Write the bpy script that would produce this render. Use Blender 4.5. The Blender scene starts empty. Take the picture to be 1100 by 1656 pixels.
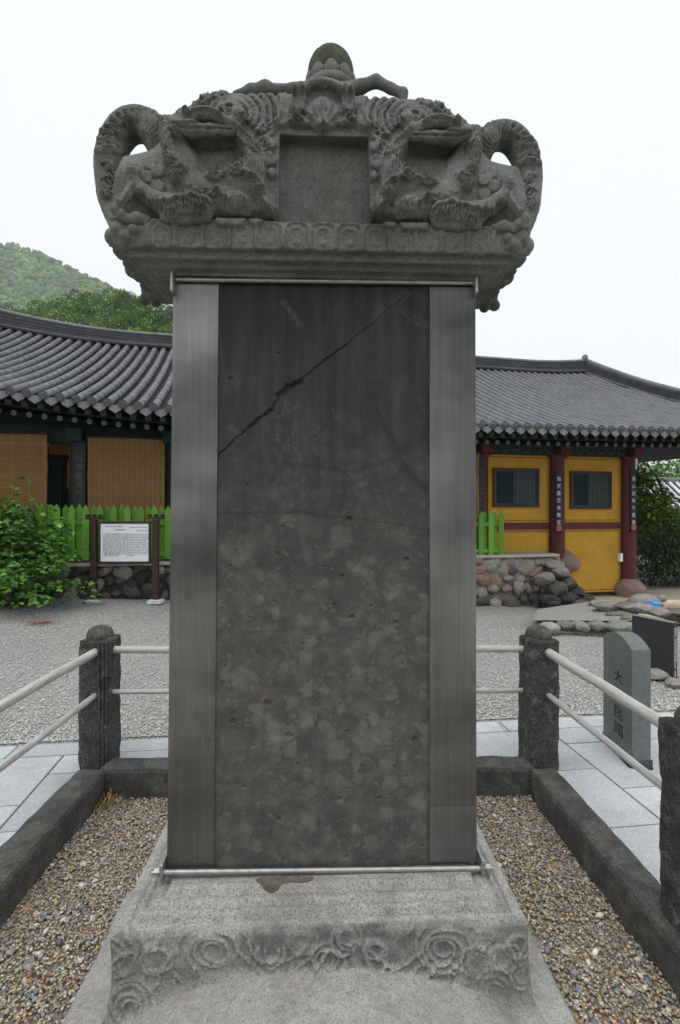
import bpy, bmesh, math, random
import numpy as np
from mathutils import Vector, Matrix, noise as mnoise

random.seed(7); np.random.seed(7)
R = math.radians
scene = bpy.context.scene
COL = scene.collection

# ---------------------------------------------------------------- camera, sky, sun, exposure
CAM_H = 1.7
FPX = 840.0                                   # focal length in pixels of the 1100 px wide photograph
cam_d = bpy.data.cameras.new('camera'); cam = bpy.data.objects.new('camera', cam_d); COL.objects.link(cam)
cam.location = (0, 0, CAM_H); cam.rotation_euler = (R(90), 0, 0)
cam_d.sensor_fit = 'HORIZONTAL'; cam_d.sensor_width = 24; cam_d.lens = 24 * FPX / 1100
cam_d.clip_start = 0.05; cam_d.clip_end = 3000
scene.camera = cam

SUN_EL, SUN_AZ = R(76), R(195)
world = bpy.data.worlds.new('World'); scene.world = world; world.use_nodes = True
wn = world.node_tree.nodes; wl = world.node_tree.links
for n in list(wn): wn.remove(n)
w_out = wn.new('ShaderNodeOutputWorld'); w_bg = wn.new('ShaderNodeBackground')
w_sky = wn.new('ShaderNodeTexSky'); w_sky.sky_type = 'NISHITA'; w_sky.sun_disc = False
w_sky.sun_elevation = SUN_EL; w_sky.sun_rotation = SUN_AZ
w_sky.air_density = 1.0; w_sky.dust_density = 1.0; w_sky.ozone_density = 1.0
w_hs = wn.new('ShaderNodeHueSaturation'); w_hs.inputs['Saturation'].default_value = 0.24; w_hs.inputs['Value'].default_value = 1.0
w_mx = wn.new('ShaderNodeMix'); w_mx.data_type = 'RGBA'; w_mx.inputs[0].default_value = 0.78      # a bright, even cloud deck over the blue
w_mx.inputs[7].default_value = (8.6, 8.85, 9.0, 1)
wl.new(w_sky.outputs[0], w_hs.inputs['Color']); wl.new(w_hs.outputs[0], w_mx.inputs[6]); wl.new(w_mx.outputs[2], w_bg.inputs['Color'])
w_bg.inputs['Strength'].default_value = 0.13
wl.new(w_bg.outputs[0], w_out.inputs['Surface'])

sun_d = bpy.data.lights.new('sun', 'SUN'); sun = bpy.data.objects.new('sun', sun_d); COL.objects.link(sun)
sun_d.energy = 1.5; sun_d.angle = R(42); sun_d.color = (1.0, 0.97, 0.93)
sd = Vector((math.sin(SUN_AZ) * math.cos(SUN_EL), math.cos(SUN_AZ) * math.cos(SUN_EL), math.sin(SUN_EL)))
sun.rotation_euler = sd.to_track_quat('Z', 'Y').to_euler()

scene.view_settings.view_transform = 'Standard'; scene.view_settings.look = 'None'
scene.view_settings.exposure = 0.10; scene.view_settings.gamma = 1.0
scene.view_settings.use_curve_mapping = False
scene.render.engine = 'CYCLES'
scene.cycles.max_bounces = 8; scene.cycles.diffuse_bounces = 2; scene.cycles.volume_bounces = 3

# ---------------------------------------------------------------- helpers
def P(px, py, Y):
    """the point seen at pixel (px, py) of the 1100 x 1656 photograph at distance Y in front of the camera"""
    return Vector(((px - 550) / FPX * Y, Y, CAM_H - (py - 828) / FPX * Y))

def tag(o, label=None, cat=None, group=None, kind=None):
    if label: o['label'] = label
    if cat: o['category'] = cat
    if group: o['group'] = group
    if kind: o['kind'] = kind
    return o

def thing(name, label, cat, loc=(0, 0, 0), rz=0, group=None):
    o = bpy.data.objects.new(name, None); COL.objects.link(o)
    o.location = loc; o.rotation_euler = (0, 0, rz); o.empty_display_size = 0.1
    return tag(o, label, cat, group)

def mesh_np(name, V, F, smooth=False, col=None, attr=None):
    """V (n,3); F (m,3|4) or list of such arrays"""
    me = bpy.data.meshes.new(name)
    V = np.asarray(V, dtype=np.float32)
    Fs = [np.asarray(f, dtype=np.int32) for f in (F if isinstance(F, list) and isinstance(F[0], np.ndarray) and F[0].ndim == 2 else [F]) if len(f)]
    nl = sum(f.size for f in Fs); nf = sum(len(f) for f in Fs)
    me.vertices.add(len(V)); me.vertices.foreach_set('co', V.ravel())
    me.loops.add(nl); me.loops.foreach_set('vertex_index', np.concatenate([f.ravel() for f in Fs]))
    me.polygons.add(nf)
    tot = np.concatenate([np.full(len(f), f.shape[1], dtype=np.int32) for f in Fs])
    st = np.zeros(nf, dtype=np.int32); st[1:] = np.cumsum(tot)[:-1]
    me.polygons.foreach_set('loop_start', st)
    try: me.polygons.foreach_set('loop_total', tot)
    except Exception: pass
    me.polygons.foreach_set('use_smooth', np.full(nf, bool(smooth)))
    me.update(calc_edges=True)
    if col is not None:
        a = me.attributes.new('Col', 'FLOAT_COLOR', 'POINT')
        c = np.ones((len(V), 4), dtype=np.float32); c[:, :3] = col
        a.data.foreach_set('color', c.ravel())
    if attr is not None:
        for k, v in attr.items():
            a = me.attributes.new(k, 'FLOAT', 'POINT'); a.data.foreach_set('value', np.asarray(v, dtype=np.float32).ravel())
    return me

def link(name, me, mat=None, parent=None, loc=None, rot=None):
    o = bpy.data.objects.new(name, me); COL.objects.link(o)
    if mat is not None:
        for m in (mat if isinstance(mat, (list, tuple)) else [mat]):
            me.materials.append(m)
    if parent is not None: o.parent = parent
    if loc is not None: o.location = loc
    if rot is not None: o.rotation_euler = rot
    return o

class MB:
    """collects simple shapes and links them as one mesh object"""
    def __init__(s): s.v = []; s.f = []; s.m = []; s.sm = []
    def add(s, V, F, mi=0, smooth=False):
        b = len(s.v); s.v += [tuple(p) for p in V]
        for f in F: s.f.append([b + i for i in f]); s.m.append(mi); s.sm.append(smooth)
        return s
    def box(s, x0, x1, y0, y1, z0, z1, mi=0, M=None, ch=0.0):
        if ch > 0:
            bm = bmesh.new(); bmesh.ops.create_cube(bm, size=1)
            for v in bm.verts:
                v.co = Vector((x0 if v.co.x < 0 else x1, y0 if v.co.y < 0 else y1, z0 if v.co.z < 0 else z1))
            bmesh.ops.bevel(bm, geom=list(bm.edges), offset=ch, segments=1, affect='EDGES')
            bm.verts.index_update()
            V = [(M @ v.co) if M else v.co.copy() for v in bm.verts]; F = [[v.index for v in f.verts] for f in bm.faces]
            bm.free(); return s.add(V, F, mi)
        V = [Vector(p) for p in ((x0, y0, z0), (x1, y0, z0), (x1, y1, z0), (x0, y1, z0), (x0, y0, z1), (x1, y0, z1), (x1, y1, z1), (x0, y1, z1))]
        if M: V = [M @ p for p in V]
        return s.add(V, [(0, 3, 2, 1), (4, 5, 6, 7), (0, 1, 5, 4), (1, 2, 6, 5), (2, 3, 7, 6), (3, 0, 4, 7)], mi)
    def tube(s, pts, r, seg=10, mi=0, cap=True, smooth=True):
        pts = [Vector(p) for p in pts]; n = len(pts)
        rs = r if isinstance(r, (list, tuple)) else [r] * n
        V = []; F = []
        up = None
        for i, p in enumerate(pts):
            t = (pts[min(i + 1, n - 1)] - pts[max(i - 1, 0)]).normalized()
            if up is None:
                up = Vector((0, 0, 1)) if abs(t.z) < .9 else Vector((0, 1, 0))
            a = t.cross(up).normalized(); b = a.cross(t).normalized(); up = b
            for k in range(seg):
                an = 2 * math.pi * k / seg
                V.append(p + (a * math.cos(an) + b * math.sin(an)) * rs[i])
        for i in range(n - 1):
            for k in range(seg):
                k2 = (k + 1) % seg
                F.append((i * seg + k, i * seg + k2, (i + 1) * seg + k2, (i + 1) * seg + k))
        s.add(V, F, mi, smooth)
        if cap:
            s.add(V[:seg], [tuple(range(seg))], mi); s.add(V[-seg:], [tuple(range(seg))[::-1]], mi)
        return s
    def lathe(s, prof, seg=24, mi=0, M=None, smooth=True):
        V = []; F = []
        for (r, z) in prof:
            for k in range(seg):
                an = 2 * math.pi * k / seg
                p = Vector((r * math.cos(an), r * math.sin(an), z)); V.append(M @ p if M else p)
        for i in range(len(prof) - 1):
            for k in range(seg):
                k2 = (k + 1) % seg
                F.append((i * seg + k, i * seg + k2, (i + 1) * seg + k2, (i + 1) * seg + k))
        F.append(tuple(range(seg))[::-1]); F.append(tuple(range((len(prof) - 1) * seg, len(prof) * seg)))
        return s.add(V, F, mi, smooth)
    def mesh(s, name):
        me = bpy.data.meshes.new(name); me.from_pydata(s.v, [], s.f); me.update()
        me.polygons.foreach_set('material_index', s.m); me.polygons.foreach_set('use_smooth', s.sm)
        return me
    def build(s, name, mat, parent=None, loc=None, rot=None):
        return link(name, s.mesh(name), mat, parent, loc, rot)

def smoothstep(a, b, x):
    t = np.clip((x - a) / (b - a), 0, 1); return t * t * (3 - 2 * t)

# ---------------------------------------------------------------- materials
class NT:
    def __init__(s, name):
        s.mat = bpy.data.materials.new(name); s.mat.use_nodes = True
        s.t = s.mat.node_tree; s.n = s.t.nodes; s.l = s.t.links
        s.bsdf = s.n['Principled BSDF']
        tc = s.n.new('ShaderNodeTexCoord'); s.obj = tc.outputs['Object']
        s.height = None
    def mapping(s, sc, src=None):
        m = s.n.new('ShaderNodeMapping'); m.inputs['Scale'].default_value = sc
        s.l.new(src or s.obj, m.inputs['Vector']); return m.outputs[0]
    def noise(s, scale, detail=6, rough=.6, dist=0, vec=None):
        n = s.n.new('ShaderNodeTexNoise'); n.inputs['Scale'].default_value = scale; n.inputs['Detail'].default_value = detail
        n.inputs['Roughness'].default_value = rough; n.inputs['Distortion'].default_value = dist
        s.l.new(vec or s.obj, n.inputs['Vector']); return n.outputs['Fac']
    def voro(s, scale, feature='F1', vec=None, out='Distance', rnd=1.0):
        n = s.n.new('ShaderNodeTexVoronoi'); n.inputs['Scale'].default_value = scale; n.feature = feature
        n.inputs['Randomness'].default_value = rnd
        s.l.new(vec or s.obj, n.inputs['Vector']); return n.outputs[out]
    def ramp(s, fac, stops, interp='LINEAR'):
        r = s.n.new('ShaderNodeValToRGB'); r.color_ramp.interpolation = interp
        e = r.color_ramp.elements
        while len(e) < len(stops): e.new(.5)
        for el, (p, c) in zip(e, stops):
            el.position = p; el.color = (*c, 1) if isinstance(c, tuple) else (c, c, c, 1)
        s.l.new(fac, r.inputs['Fac']); return r.outputs['Color']
    def mix(s, a, b, fac, mode='MIX'):
        m = s.n.new('ShaderNodeMix'); m.data_type = 'RGBA'; m.blend_type = mode
        for sock, v in ((m.inputs[6], a), (m.inputs[7], b), (m.inputs[0], fac)):
            if hasattr(v, 'links') or isinstance(v, bpy.types.NodeSocket): s.l.new(v, sock)
            elif isinstance(v, tuple): sock.default_value = (*v, 1)
            else: sock.default_value = v
        return m.outputs[2]
    def math(s, op, a, b=0.0, clamp=False):
        m = s.n.new('ShaderNodeMath'); m.operation = op; m.use_clamp = clamp
        for sock, v in ((m.inputs[0], a), (m.inputs[1], b)):
            if isinstance(v, bpy.types.NodeSocket): s.l.new(v, sock)
            else: sock.default_value = v
        return m.outputs[0]
    def attr(s, name, out='Fac'):
        a = s.n.new('ShaderNodeAttribute'); a.attribute_name = name; return a.outputs[out]
    def rand(s):
        return s.n.new('ShaderNodeObjectInfo').outputs['Random']
    def sep(s, vec=None):
        x = s.n.new('ShaderNodeSeparateXYZ'); s.l.new(vec or s.obj, x.inputs[0]); return x.outputs
    def bump(s, h, strength=.5, dist=.01):
        b = s.n.new('ShaderNodeBump'); b.inputs['Strength'].default_value = strength; b.inputs['Distance'].default_value = dist
        s.l.new(h, b.inputs['Height'])
        if s.height is not None: s.l.new(s.height, b.inputs['Normal'])
        s.height = b.outputs[0]; s.l.new(s.height, s.bsdf.inputs['Normal'])
    def done(s, color, rough=.8, metal=0.0, spec=None):
        if isinstance(color, tuple): s.bsdf.inputs['Base Color'].default_value = (*color, 1)
        else: s.l.new(color, s.bsdf.inputs['Base Color'])
        if isinstance(rough, bpy.types.NodeSocket): s.l.new(rough, s.bsdf.inputs['Roughness'])
        else: s.bsdf.inputs['Roughness'].default_value = rough
        s.bsdf.inputs['Metallic'].default_value = metal
        if spec is not None: s.bsdf.inputs['Specular IOR Level'].default_value = spec
        return s.mat

def m_stone(name, c0, c1, scale=3, speck=None, speck_scale=250, speck_amt=.42, rough=.85, bump=.4, bscale=60, bdist=.006, rand=0.0, stains=None, spec=.3):
    t = NT(name)
    col = t.ramp(t.noise(scale, 8, .65), [(.3, c0), (.7, c1)])
    col = t.mix(col, t.ramp(t.noise(48, 6, .78), [(.3, .68), (.55, 1.0), (.74, 1.28)]), 1.0, 'MULTIPLY')
    if speck:
        f = t.ramp(t.noise(speck_scale, 3, .7), [(speck_amt - .07, 1.0), (speck_amt + .05, 0.0)])
        col = t.mix(col, speck, f)
    if stains:
        sc, (a, b), c, amt = stains
        f = t.ramp(t.noise(sc, 7, .7, .6), [(a, 0.0), (b, 1.0)])
        col = t.mix(col, c, t.math('MULTIPLY', f, amt))
    if rand:
        r = t.math('ADD', t.math('MULTIPLY', t.rand(), 2 * rand), 1 - rand)
        cc = t.n.new('ShaderNodeCombineColor')
        for i in range(3): t.l.new(r, cc.inputs[i])
        col = t.mix(col, cc.outputs[0], 1.0, 'MULTIPLY')
    t.bump(t.noise(bscale, 8, .7), bump, bdist)
    return t.done(col, rough, spec=spec)

def m_plain(name, c, rough=.7, var=.15, scale=12, bump=0, metal=0, grain=None, spec=.35, rand=0.0):
    t = NT(name)
    v = t.mapping(grain) if grain else None
    lo = tuple(x * (1 - var) for x in c); hi = tuple(min(1, x * (1 + var)) for x in c)
    col = t.ramp(t.noise(scale, 6, .65, 0, v), [(.3, lo), (.7, hi)])
    if rand:
        r = t.math('ADD', t.math('MULTIPLY', t.rand(), 2 * rand), 1 - rand)
        cc = t.n.new('ShaderNodeCombineColor')
        for i in range(3): t.l.new(r, cc.inputs[i])
        col = t.mix(col, cc.outputs[0], 1.0, 'MULTIPLY')
    if bump: t.bump(t.noise(scale * 4, 6, .65, 0, v), bump, .004)
    return t.done(col, rough, metal, spec)

def m_attr(name, rough=.75, scale=30, var=.25, bump=0.0, trans=0.0, bscale=60):
    """colour comes from the piece's own Col attribute, broken up by noise"""
    t = NT(name)
    c = t.attr('Col', 'Color')
    col = t.mix(c, t.ramp(t.noise(scale, 4), [(.3, 1 - var), (.7, 1 + var)]), 1.0, 'MULTIPLY')
    if bump: t.bump(t.noise(bscale, 5), bump, .004)
    if trans: t.bsdf.inputs['Transmission Weight'].default_value = 0
    return t.done(col, rough, spec=.25)

MAT = {}
MAT['cap_granite'] = m_stone('cap_granite', (.118, .121, .116), (.225, .228, .217), 3.5, (.045, .046, .044), 150, .40, .9, .7, 110, .006,
                             stains=(3.2, (.48, .62), (.075, .082, .064), .7))
MAT['pale_granite'] = m_stone('pale_granite', (.30, .285, .265), (.44, .43, .41), 5, (.13, .125, .12), 190, .42, .92, .6, 110, .007,
                              stains=(6.0, (.55, .72), (.16, .155, .15), .6))
t = NT('block')
c = t.ramp(t.noise(5, 8, .65), [(.3, (.34, .325, .30)), (.7, (.52, .505, .48))])
c = t.mix(c, t.ramp(t.noise(75, 6, .8), [(.3, .55), (.55, 1.0), (.72, 1.3)]), 1.0, 'MULTIPLY')
c = t.mix(c, (.12, .116, .11), t.ramp(t.noise(150, 4, .75), [(.37, .9), (.48, 0.0)]))
c = t.mix(c, (.17, .165, .16), t.math('MULTIPLY', t.ramp(t.noise(7, 8, .7, .5), [(.52, 0.0), (.68, 1.0)]), .6))
lm = t.math('MULTIPLY', t.attr('dark_tone'), t.ramp(t.noise(6, 9, .75, .3), [(.22, .45), (.5, 1.0)]))  # darker tone over the carved front, broken up by noise
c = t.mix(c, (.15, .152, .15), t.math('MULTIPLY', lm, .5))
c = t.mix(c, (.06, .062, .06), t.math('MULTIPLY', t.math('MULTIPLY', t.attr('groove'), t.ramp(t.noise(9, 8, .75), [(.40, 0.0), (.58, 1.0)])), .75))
t.bump(t.noise(95, 8, .75), .8, .008)
MAT['block'] = t.done(c, .92, spec=.25)
MAT['moss_pearl'] = m_stone('moss_pearl', (.045, .055, .035), (.095, .105, .075), 12, (.02, .024, .016), 160, .42, .95, .5, 90, .006)
MAT['dark_post'] = m_stone('dark_post', (.042, .044, .04), (.14, .142, .13), 9, (.018, .018, .017), 130, .46, .92, 1.0, 60, .016,
                           stains=(16, (.56, .66), (.26, .26, .235), .65))
MAT['kerb'] = m_stone('kerb', (.056, .054, .05), (.178, .168, .154), 9, (.035, .034, .034), 140, .45, .92, .9, 70, .010,
                      stains=(4.5, (.48, .64), (.045, .044, .042), .8))
MAT['paving'] = m_stone('paving', (.42, .45, .47), (.54, .57, .59), 4, (.30, .31, .32), 200, .42, .8, .25, 160, .003, rand=.13, stains=(2.6, (.52, .75), (.27, .265, .25), .5))
MAT['gravel_joint'] = m_plain('gravel_joint', (.09, .088, .082), .95)
MAT['marker'] = m_stone('marker', (.125, .145, .142), (.185, .205, .20), 5, (.09, .10, .10), 280, .4, .75, .2, 200, .002,
                        stains=(6, (.62, .75), (.06, .065, .06), .6))
MAT['carved'] = m_plain('carved', (.018, .018, .018), .95)
MAT['wood_red'] = m_plain('wood_red', (.085, .018, .016), .6, .25, 5, .1, grain=(4, 4, .6))
MAT['wood_dark'] = m_plain('wood_dark', (.022, .012, .009), .7, .3, 8, .15, grain=(5, 5, .6))
MAT['sign_brown'] = m_plain('sign_brown', (.045, .022, .02), .6, .2, 9, .1, grain=(6, 6, .8))
MAT['yellow'] = m_plain('yellow', (.50, .285, .036), .85, .14, 2.5, .08)
MAT['yellow_trim'] = m_plain('yellow_trim', (.50, .23, .04), .85, .1, 3)
MAT['ink'] = m_plain('ink', (.02, .018, .016), .8)
MAT['teal'] = m_plain('teal', (.012, .042, .044), .65, .2, 8)
MAT['dancheong'] = m_plain('dancheong', (.013, .030, .027), .75, .3, 6)
MAT['dancheong_light'] = m_plain('dancheong_light', (.10, .15, .13), .75, .2, 8)
MAT['petal_white'] = m_plain('petal_white', (.25, .24, .22), .8, .25, 15)
MAT['pink'] = m_plain('pink', (.42, .13, .12), .75)
MAT['dark_gap'] = m_plain('dark_gap', (.012, .012, .013), .9)
MAT['paper'] = m_plain('paper', (.14, .15, .15), .9, .08)
MAT['board_black'] = m_plain('board_black', (.010, .011, .014), .5, .2, 6)
MAT['brush_white'] = m_plain('brush_white', (.62, .64, .66), .8, .1)
MAT['brush_grey'] = m_plain('brush_grey', (.11, .11, .11), .8, .2)
MAT['white_panel'] = m_plain('white_panel', (.74, .78, .82), .45, .03, 5)
MAT['black_sign'] = m_plain('black_sign', (.03, .031, .034), .42, .1, 6)
MAT['print'] = m_plain('print', (.05, .055, .065), .7)
MAT['foot_white'] = m_plain('foot_white', (.55, .58, .62), .8, .12, 14, .2)
MAT['concrete'] = m_stone('concrete', (.36, .33, .29), (.48, .45, .40), 3, (.25, .23, .2), 90, .4, .9, .35, 60, .005)
MAT['cream_ground'] = m_stone('cream_ground', (.56, .46, .35), (.66, .56, .45), 2, None, bump=.15)
MAT['mortar_dark'] = m_stone('mortar_dark', (.03, .028, .025), (.075, .07, .062), 5, (.03, .03, .03), 90, .42, .95, .7, 40, .012)
MAT['mortar'] = m_stone('mortar', (.20, .185, .165), (.36, .33, .30), 5, (.10, .095, .09), 90, .42, .95, .7, 40, .012)
MAT['boulder'] = m_stone('boulder', (.20, .15, .12), (.33, .27, .23), 5, (.09, .08, .07), 120, .4, .9, .5, 40, .01)
MAT['rock'] = m_stone('rock', (.19, .18, .165), (.36, .34, .31), 7, (.06, .06, .055), 110, .42, .92, .6, 40, .012, rand=.3,
                      stains=(5, (.5, .65), (.055, .058, .045), .6))
MAT['turtle'] = m_stone('turtle', (.22, .21, .195), (.34, .33, .31), 14, (.1, .1, .09), 140, .42, .9, .4, 60, .006)
MAT['blue'] = m_plain('blue', (.04, .30, .75), .35, .1)
MAT['water'] = None
t = NT('water'); t.bump(t.noise(9, 3), .15, .02)
MAT['water'] = t.done((.035, .05, .045), .08, spec=.5)

# dark slab of the tablet: wash marks above, pale lichen blotches and rust specks below
t = NT('tablet_stone')
xyz = t.sep()
zf = t.ramp(t.math('DIVIDE', t.math('ADD', xyz[2], t.math('MULTIPLY', t.math('SUBTRACT', t.noise(2.5, 5), .5), .8)), 2.7), [(.0, .7), (.12, .9), (.3, 1.0), (.5, .95), (.62, .45), (.78, .10), (1.0, .0)])
streak = t.noise(7, 8, .68, .3, t.mapping((2.6, 1, .32)))
base = t.ramp(streak, [(.25, (.014, .015, .017)), (.52, (.031, .033, .035)), (.68, (.048, .05, .051)), (.82, (.09, .091, .089))])
cloud = t.noise(11, 10, .68, .4)
base = t.mix(base, t.ramp(cloud, [(.3, (.044, .048, .049)), (.5, (.070, .071, .066)), (.7, (.112, .107, .094))]), zf)
wv = t.n.new('ShaderNodeVectorMath'); wv.operation = 'ADD'
wsc = t.n.new('ShaderNodeTexNoise'); wsc.inputs['Scale'].default_value = 16; wsc.inputs['Detail'].default_value = 6; t.l.new(t.obj, wsc.inputs['Vector'])
wm = t.n.new('ShaderNodeVectorMath'); wm.operation = 'SCALE'; wm.inputs['Scale'].default_value = .10; t.l.new(wsc.outputs['Color'], wm.inputs[0])
t.l.new(t.obj, wv.inputs[0]); t.l.new(wm.outputs[0], wv.inputs[1])
for sc_, lo, hi, pick, amt in ((8, .30, .52, .45, .30), (15, .30, .54, .40, .34), (31, .26, .48, .50, .34)):
    bl = t.ramp(t.voro(sc_, 'F1', wv.outputs[0]), [(lo, 1.0), (hi, 0.0)])
    pk = t.ramp(t.sep(t.voro(sc_, 'F1', wv.outputs[0], 'Color'))[0], [(pick, 0.0), (min(1, pick + .4), 1.0)])
    base = t.mix(base, (.175, .178, .155), t.math('MULTIPLY', t.math('MULTIPLY', bl, pk), t.math('MULTIPLY', zf, amt)))
rust_v = t.ramp(t.voro(30, 'F1', wv.outputs[0]), [(.10, 1.0), (.26, 0.0)])
rust_p = t.ramp(t.sep(t.voro(30, 'F1', wv.outputs[0], 'Color'))[1], [(.72, 0.0), (.92, 1.0)])
base = t.mix(base, (.17, .10, .055), t.math('MULTIPLY', t.math('MULTIPLY', rust_v, rust_p), t.math('ADD', t.math('MULTIPLY', zf, .55), .08)))
fine = t.ramp(t.noise(170, 5, .78), [(.33, .70), (.7, 1.65)])
base = t.mix(base, fine, 1.0, 'MULTIPLY')
base = t.mix(base, (.20, .205, .20), t.math('MULTIPLY', t.math('MULTIPLY', t.attr('chalk'), t.ramp(t.noise(60, 5, .7), [(.35, .2), (.65, 1.0)])), .6))
base = t.mix(base, (.014, .014, .015), t.math('MULTIPLY', t.attr('stain'), .65))
base = t.mix(base, (.15, .085, .045), t.math('MULTIPLY', t.attr('rust'), .5))
t.bump(t.noise(150, 6, .75), .4, .003)
MAT['tablet'] = t.done(base, .78, spec=.22)

# weathered brushed steel; broad bands of reflection painted into its tone along the height
t = NT('steel')
br = t.noise(30, 6, .7, 0, t.mapping((2.2, 1, .05)))
bl = t.noise(2.0, 5, .5, .2, t.mapping((.55, .3, .95)))
smear = t.noise(9, 6, .7, .3, t.mapping((1, 1, .6)))
c = t.ramp(bl, [(.3, (.07, .073, .072)), (.48, (.145, .15, .146)), (.72, (.30, .305, .295))])
c = t.mix(c, t.ramp(br, [(.25, .78), (.75, 1.18)]), 1.0, 'MULTIPLY')
c = t.mix(c, (.07, .065, .06), t.ramp(smear, [(.60, 0.0), (.74, .6)]))
t.bump(br, .1, .001)
MAT['steel'] = t.done(c, t.ramp(bl, [(.3, .46), (.7, .34)]), .85)
MAT['steel_rod'] = m_plain('steel_rod', (.34, .345, .34), .42, .25, 25, .1, .75)
# grey weathered timber poles
t = NT('pole')
g = t.noise(14, 7, .75, .6, t.mapping((.35, 5, 5)))
MAT['pole'] = t.done(t.ramp(g, [(.25, (.16, .145, .13)), (.42, (.38, .36, .34)), (.7, (.58, .565, .55))]), .72)
t.bump(g, .25, .003)
MAT['roof_tile'] = m_stone('roof_tile', (.105, .11, .123), (.185, .19, .206), 2.5, (.08, .08, .085), 60, .36, .7, .3, 50, .004, rand=.14, spec=.4)
MAT['roof_dark'] = m_stone('roof_dark', (.05, .052, .058), (.10, .103, .112), 4, None, bump=.3, rough=.75)
MAT['pan'] = m_stone('pan', (.16, .162, .168), (.29, .29, .285), 5, None, bump=.3, rough=.85)
MAT['drip'] = m_stone('drip', (.13, .128, .122), (.24, .235, .22), 6, (.08, .08, .075), 80, .42, .85, .3, 60, .004, rand=.15)
MAT['pale_tile'] = m_plain('pale_tile', (.62, .64, .68), .5, .12, 3)
MAT['end_tile'] = m_stone('end_tile', (.06, .06, .06), (.12, .12, .118), 9, None, bump=.4, rough=.85, rand=.15)
MAT['lime'] = None
t = NT('lime_paint')
g = t.noise(10, 5, .6, 0, t.mapping((2, 2, .5)))
r = t.rand()
c = t.ramp(g, [(.25, (.10, .29, .018)), (.7, (.185, .42, .035))])
c = t.mix(c, (.075, .20, .03), t.math('MULTIPLY', r, .75))
c = t.mix(c, (.06, .13, .02), t.ramp(t.noise(25, 5, .7), [(.55, 0.0), (.70, .7)]))
MAT['lime'] = t.done(c, .55, spec=.4)
t = NT('bamboo')
v = t.mapping((1.2, 1, 40))
c = t.ramp(t.noise(5, 4, .7, 0, v), [(.25, (.085, .045, .014)), (.5, (.26, .145, .046)), (.75, (.44, .27, .09))])
MAT['bamboo'] = t.done(c, .75)
MAT['string'] = m_plain('string', (.40, .30, .19), .8)
MAT['leaf'] = m_attr('leaf', .45, 25, .22)
MAT['bark'] = m_plain('bark', (.07, .055, .042), .9, .3, 12, .3)
MAT['forest'] = m_attr('forest', .9, 1.1, .5, .6, bscale=.9)
MAT['hill'] = m_plain('hill', (.035, .06, .02), .95, .3, .05)
MAT['pebble'] = m_attr('pebble', .6, 120, .3)
MAT['stone_attr'] = m_attr('stone_attr', .9, 22, .45, .7)
t = NT('gravel')
vv = t.voro(95, 'F1', out='Color'); vd = t.voro(95, 'F1')
c = t.ramp(vv, [(0.0, (.27, .27, .262)), (.35, (.39, .39, .378)), (.7, (.50, .50, .485)), (1.0, (.64, .63, .615))])
c = t.mix(c, t.ramp(vd, [(.25, 1.05), (.75, .45)]), 1.0, 'MULTIPLY')
c = t.mix(c, (.33, .28, .22), t.ramp(t.noise(.9, 5, .6), [(.56, 0.0), (.72, .45)]))
c = t.mix(c, t.ramp(t.noise(.6, 6, .6), [(.3, .86), (.7, 1.12)]), 1.0, 'MULTIPLY')
t.bump(vd, .8, .012)
MAT['gravel'] = t.done(c, .95)
MAT['soil'] = m_plain('soil', (.22, .175, .125), .95, .3, 40, .6)

# ---------------------------------------------------------------- surface extraction for the carved stones
def surface_nets(f, org, h):
    nx, ny, nz = f.shape
    s = f < 0
    c = np.zeros((nx - 1, ny - 1, nz - 1), dtype=np.uint8)
    offs = [(0, 0, 0), (1, 0, 0), (0, 1, 0), (1, 1, 0), (0, 0, 1), (1, 0, 1), (0, 1, 1), (1, 1, 1)]
    for (i, j, k) in offs: c += s[i:nx - 1 + i, j:ny - 1 + j, k:nz - 1 + k]
    I, J, K = np.nonzero((c > 0) & (c < 8)); n = len(I)
    cv = np.stack([f[I + i, J + j, K + k] for (i, j, k) in offs], 1)
    acc = np.zeros((n, 3), dtype=np.float32); cnt = np.zeros(n, dtype=np.float32)
    O = np.array(offs, dtype=np.float32)
    for a, b in ((0, 1), (2, 3), (4, 5), (6, 7), (0, 2), (1, 3), (4, 6), (5, 7), (0, 4), (1, 5), (2, 6), (3, 7)):
        fa, fb = cv[:, a], cv[:, b]; m = (fa < 0) != (fb < 0)
        tt = np.where(m, fa / np.where(m, fa - fb, 1), 0)[:, None]
        acc += np.where(m[:, None], O[a] + (O[b] - O[a]) * tt, 0); cnt += m
    V = np.stack([I, J, K], 1) + acc / cnt[:, None]
    V = V * h + np.array(org)
    idx = np.full((nx - 1, ny - 1, nz - 1), -1, dtype=np.int32); idx[I, J, K] = np.arange(n)
    Q = []
    def quads(A, B, pos, flip):
        i, j, k = pos
        return None
    # x edges
    A = s[:-1, 1:-1, 1:-1]; B = s[1:, 1:-1, 1:-1]; i, j, k = np.nonzero(A != B); fl = A[i, j, k]
    q = np.stack([idx[i, j, k], idx[i, j + 1, k], idx[i, j + 1, k + 1], idx[i, j, k + 1]], 1); Q.append(np.where(fl[:, None], q, q[:, ::-1]))
    A = s[1:-1, :-1, 1:-1]; B = s[1:-1, 1:, 1:-1]; i, j, k = np.nonzero(A != B); fl = A[i, j, k]
    q = np.stack([idx[i, j, k], idx[i, j, k + 1], idx[i + 1, j, k + 1], idx[i + 1, j, k]], 1); Q.append(np.where(fl[:, None], q, q[:, ::-1]))
    A = s[1:-1, 1:-1, :-1]; B = s[1:-1, 1:-1, 1:]; i, j, k = np.nonzero(A != B); fl = A[i, j, k]
    q = np.stack([idx[i, j, k], idx[i + 1, j, k], idx[i + 1, j + 1, k], idx[i, j + 1, k]], 1); Q.append(np.where(fl[:, None], q, q[:, ::-1]))
    return V, np.concatenate(Q)

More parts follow.
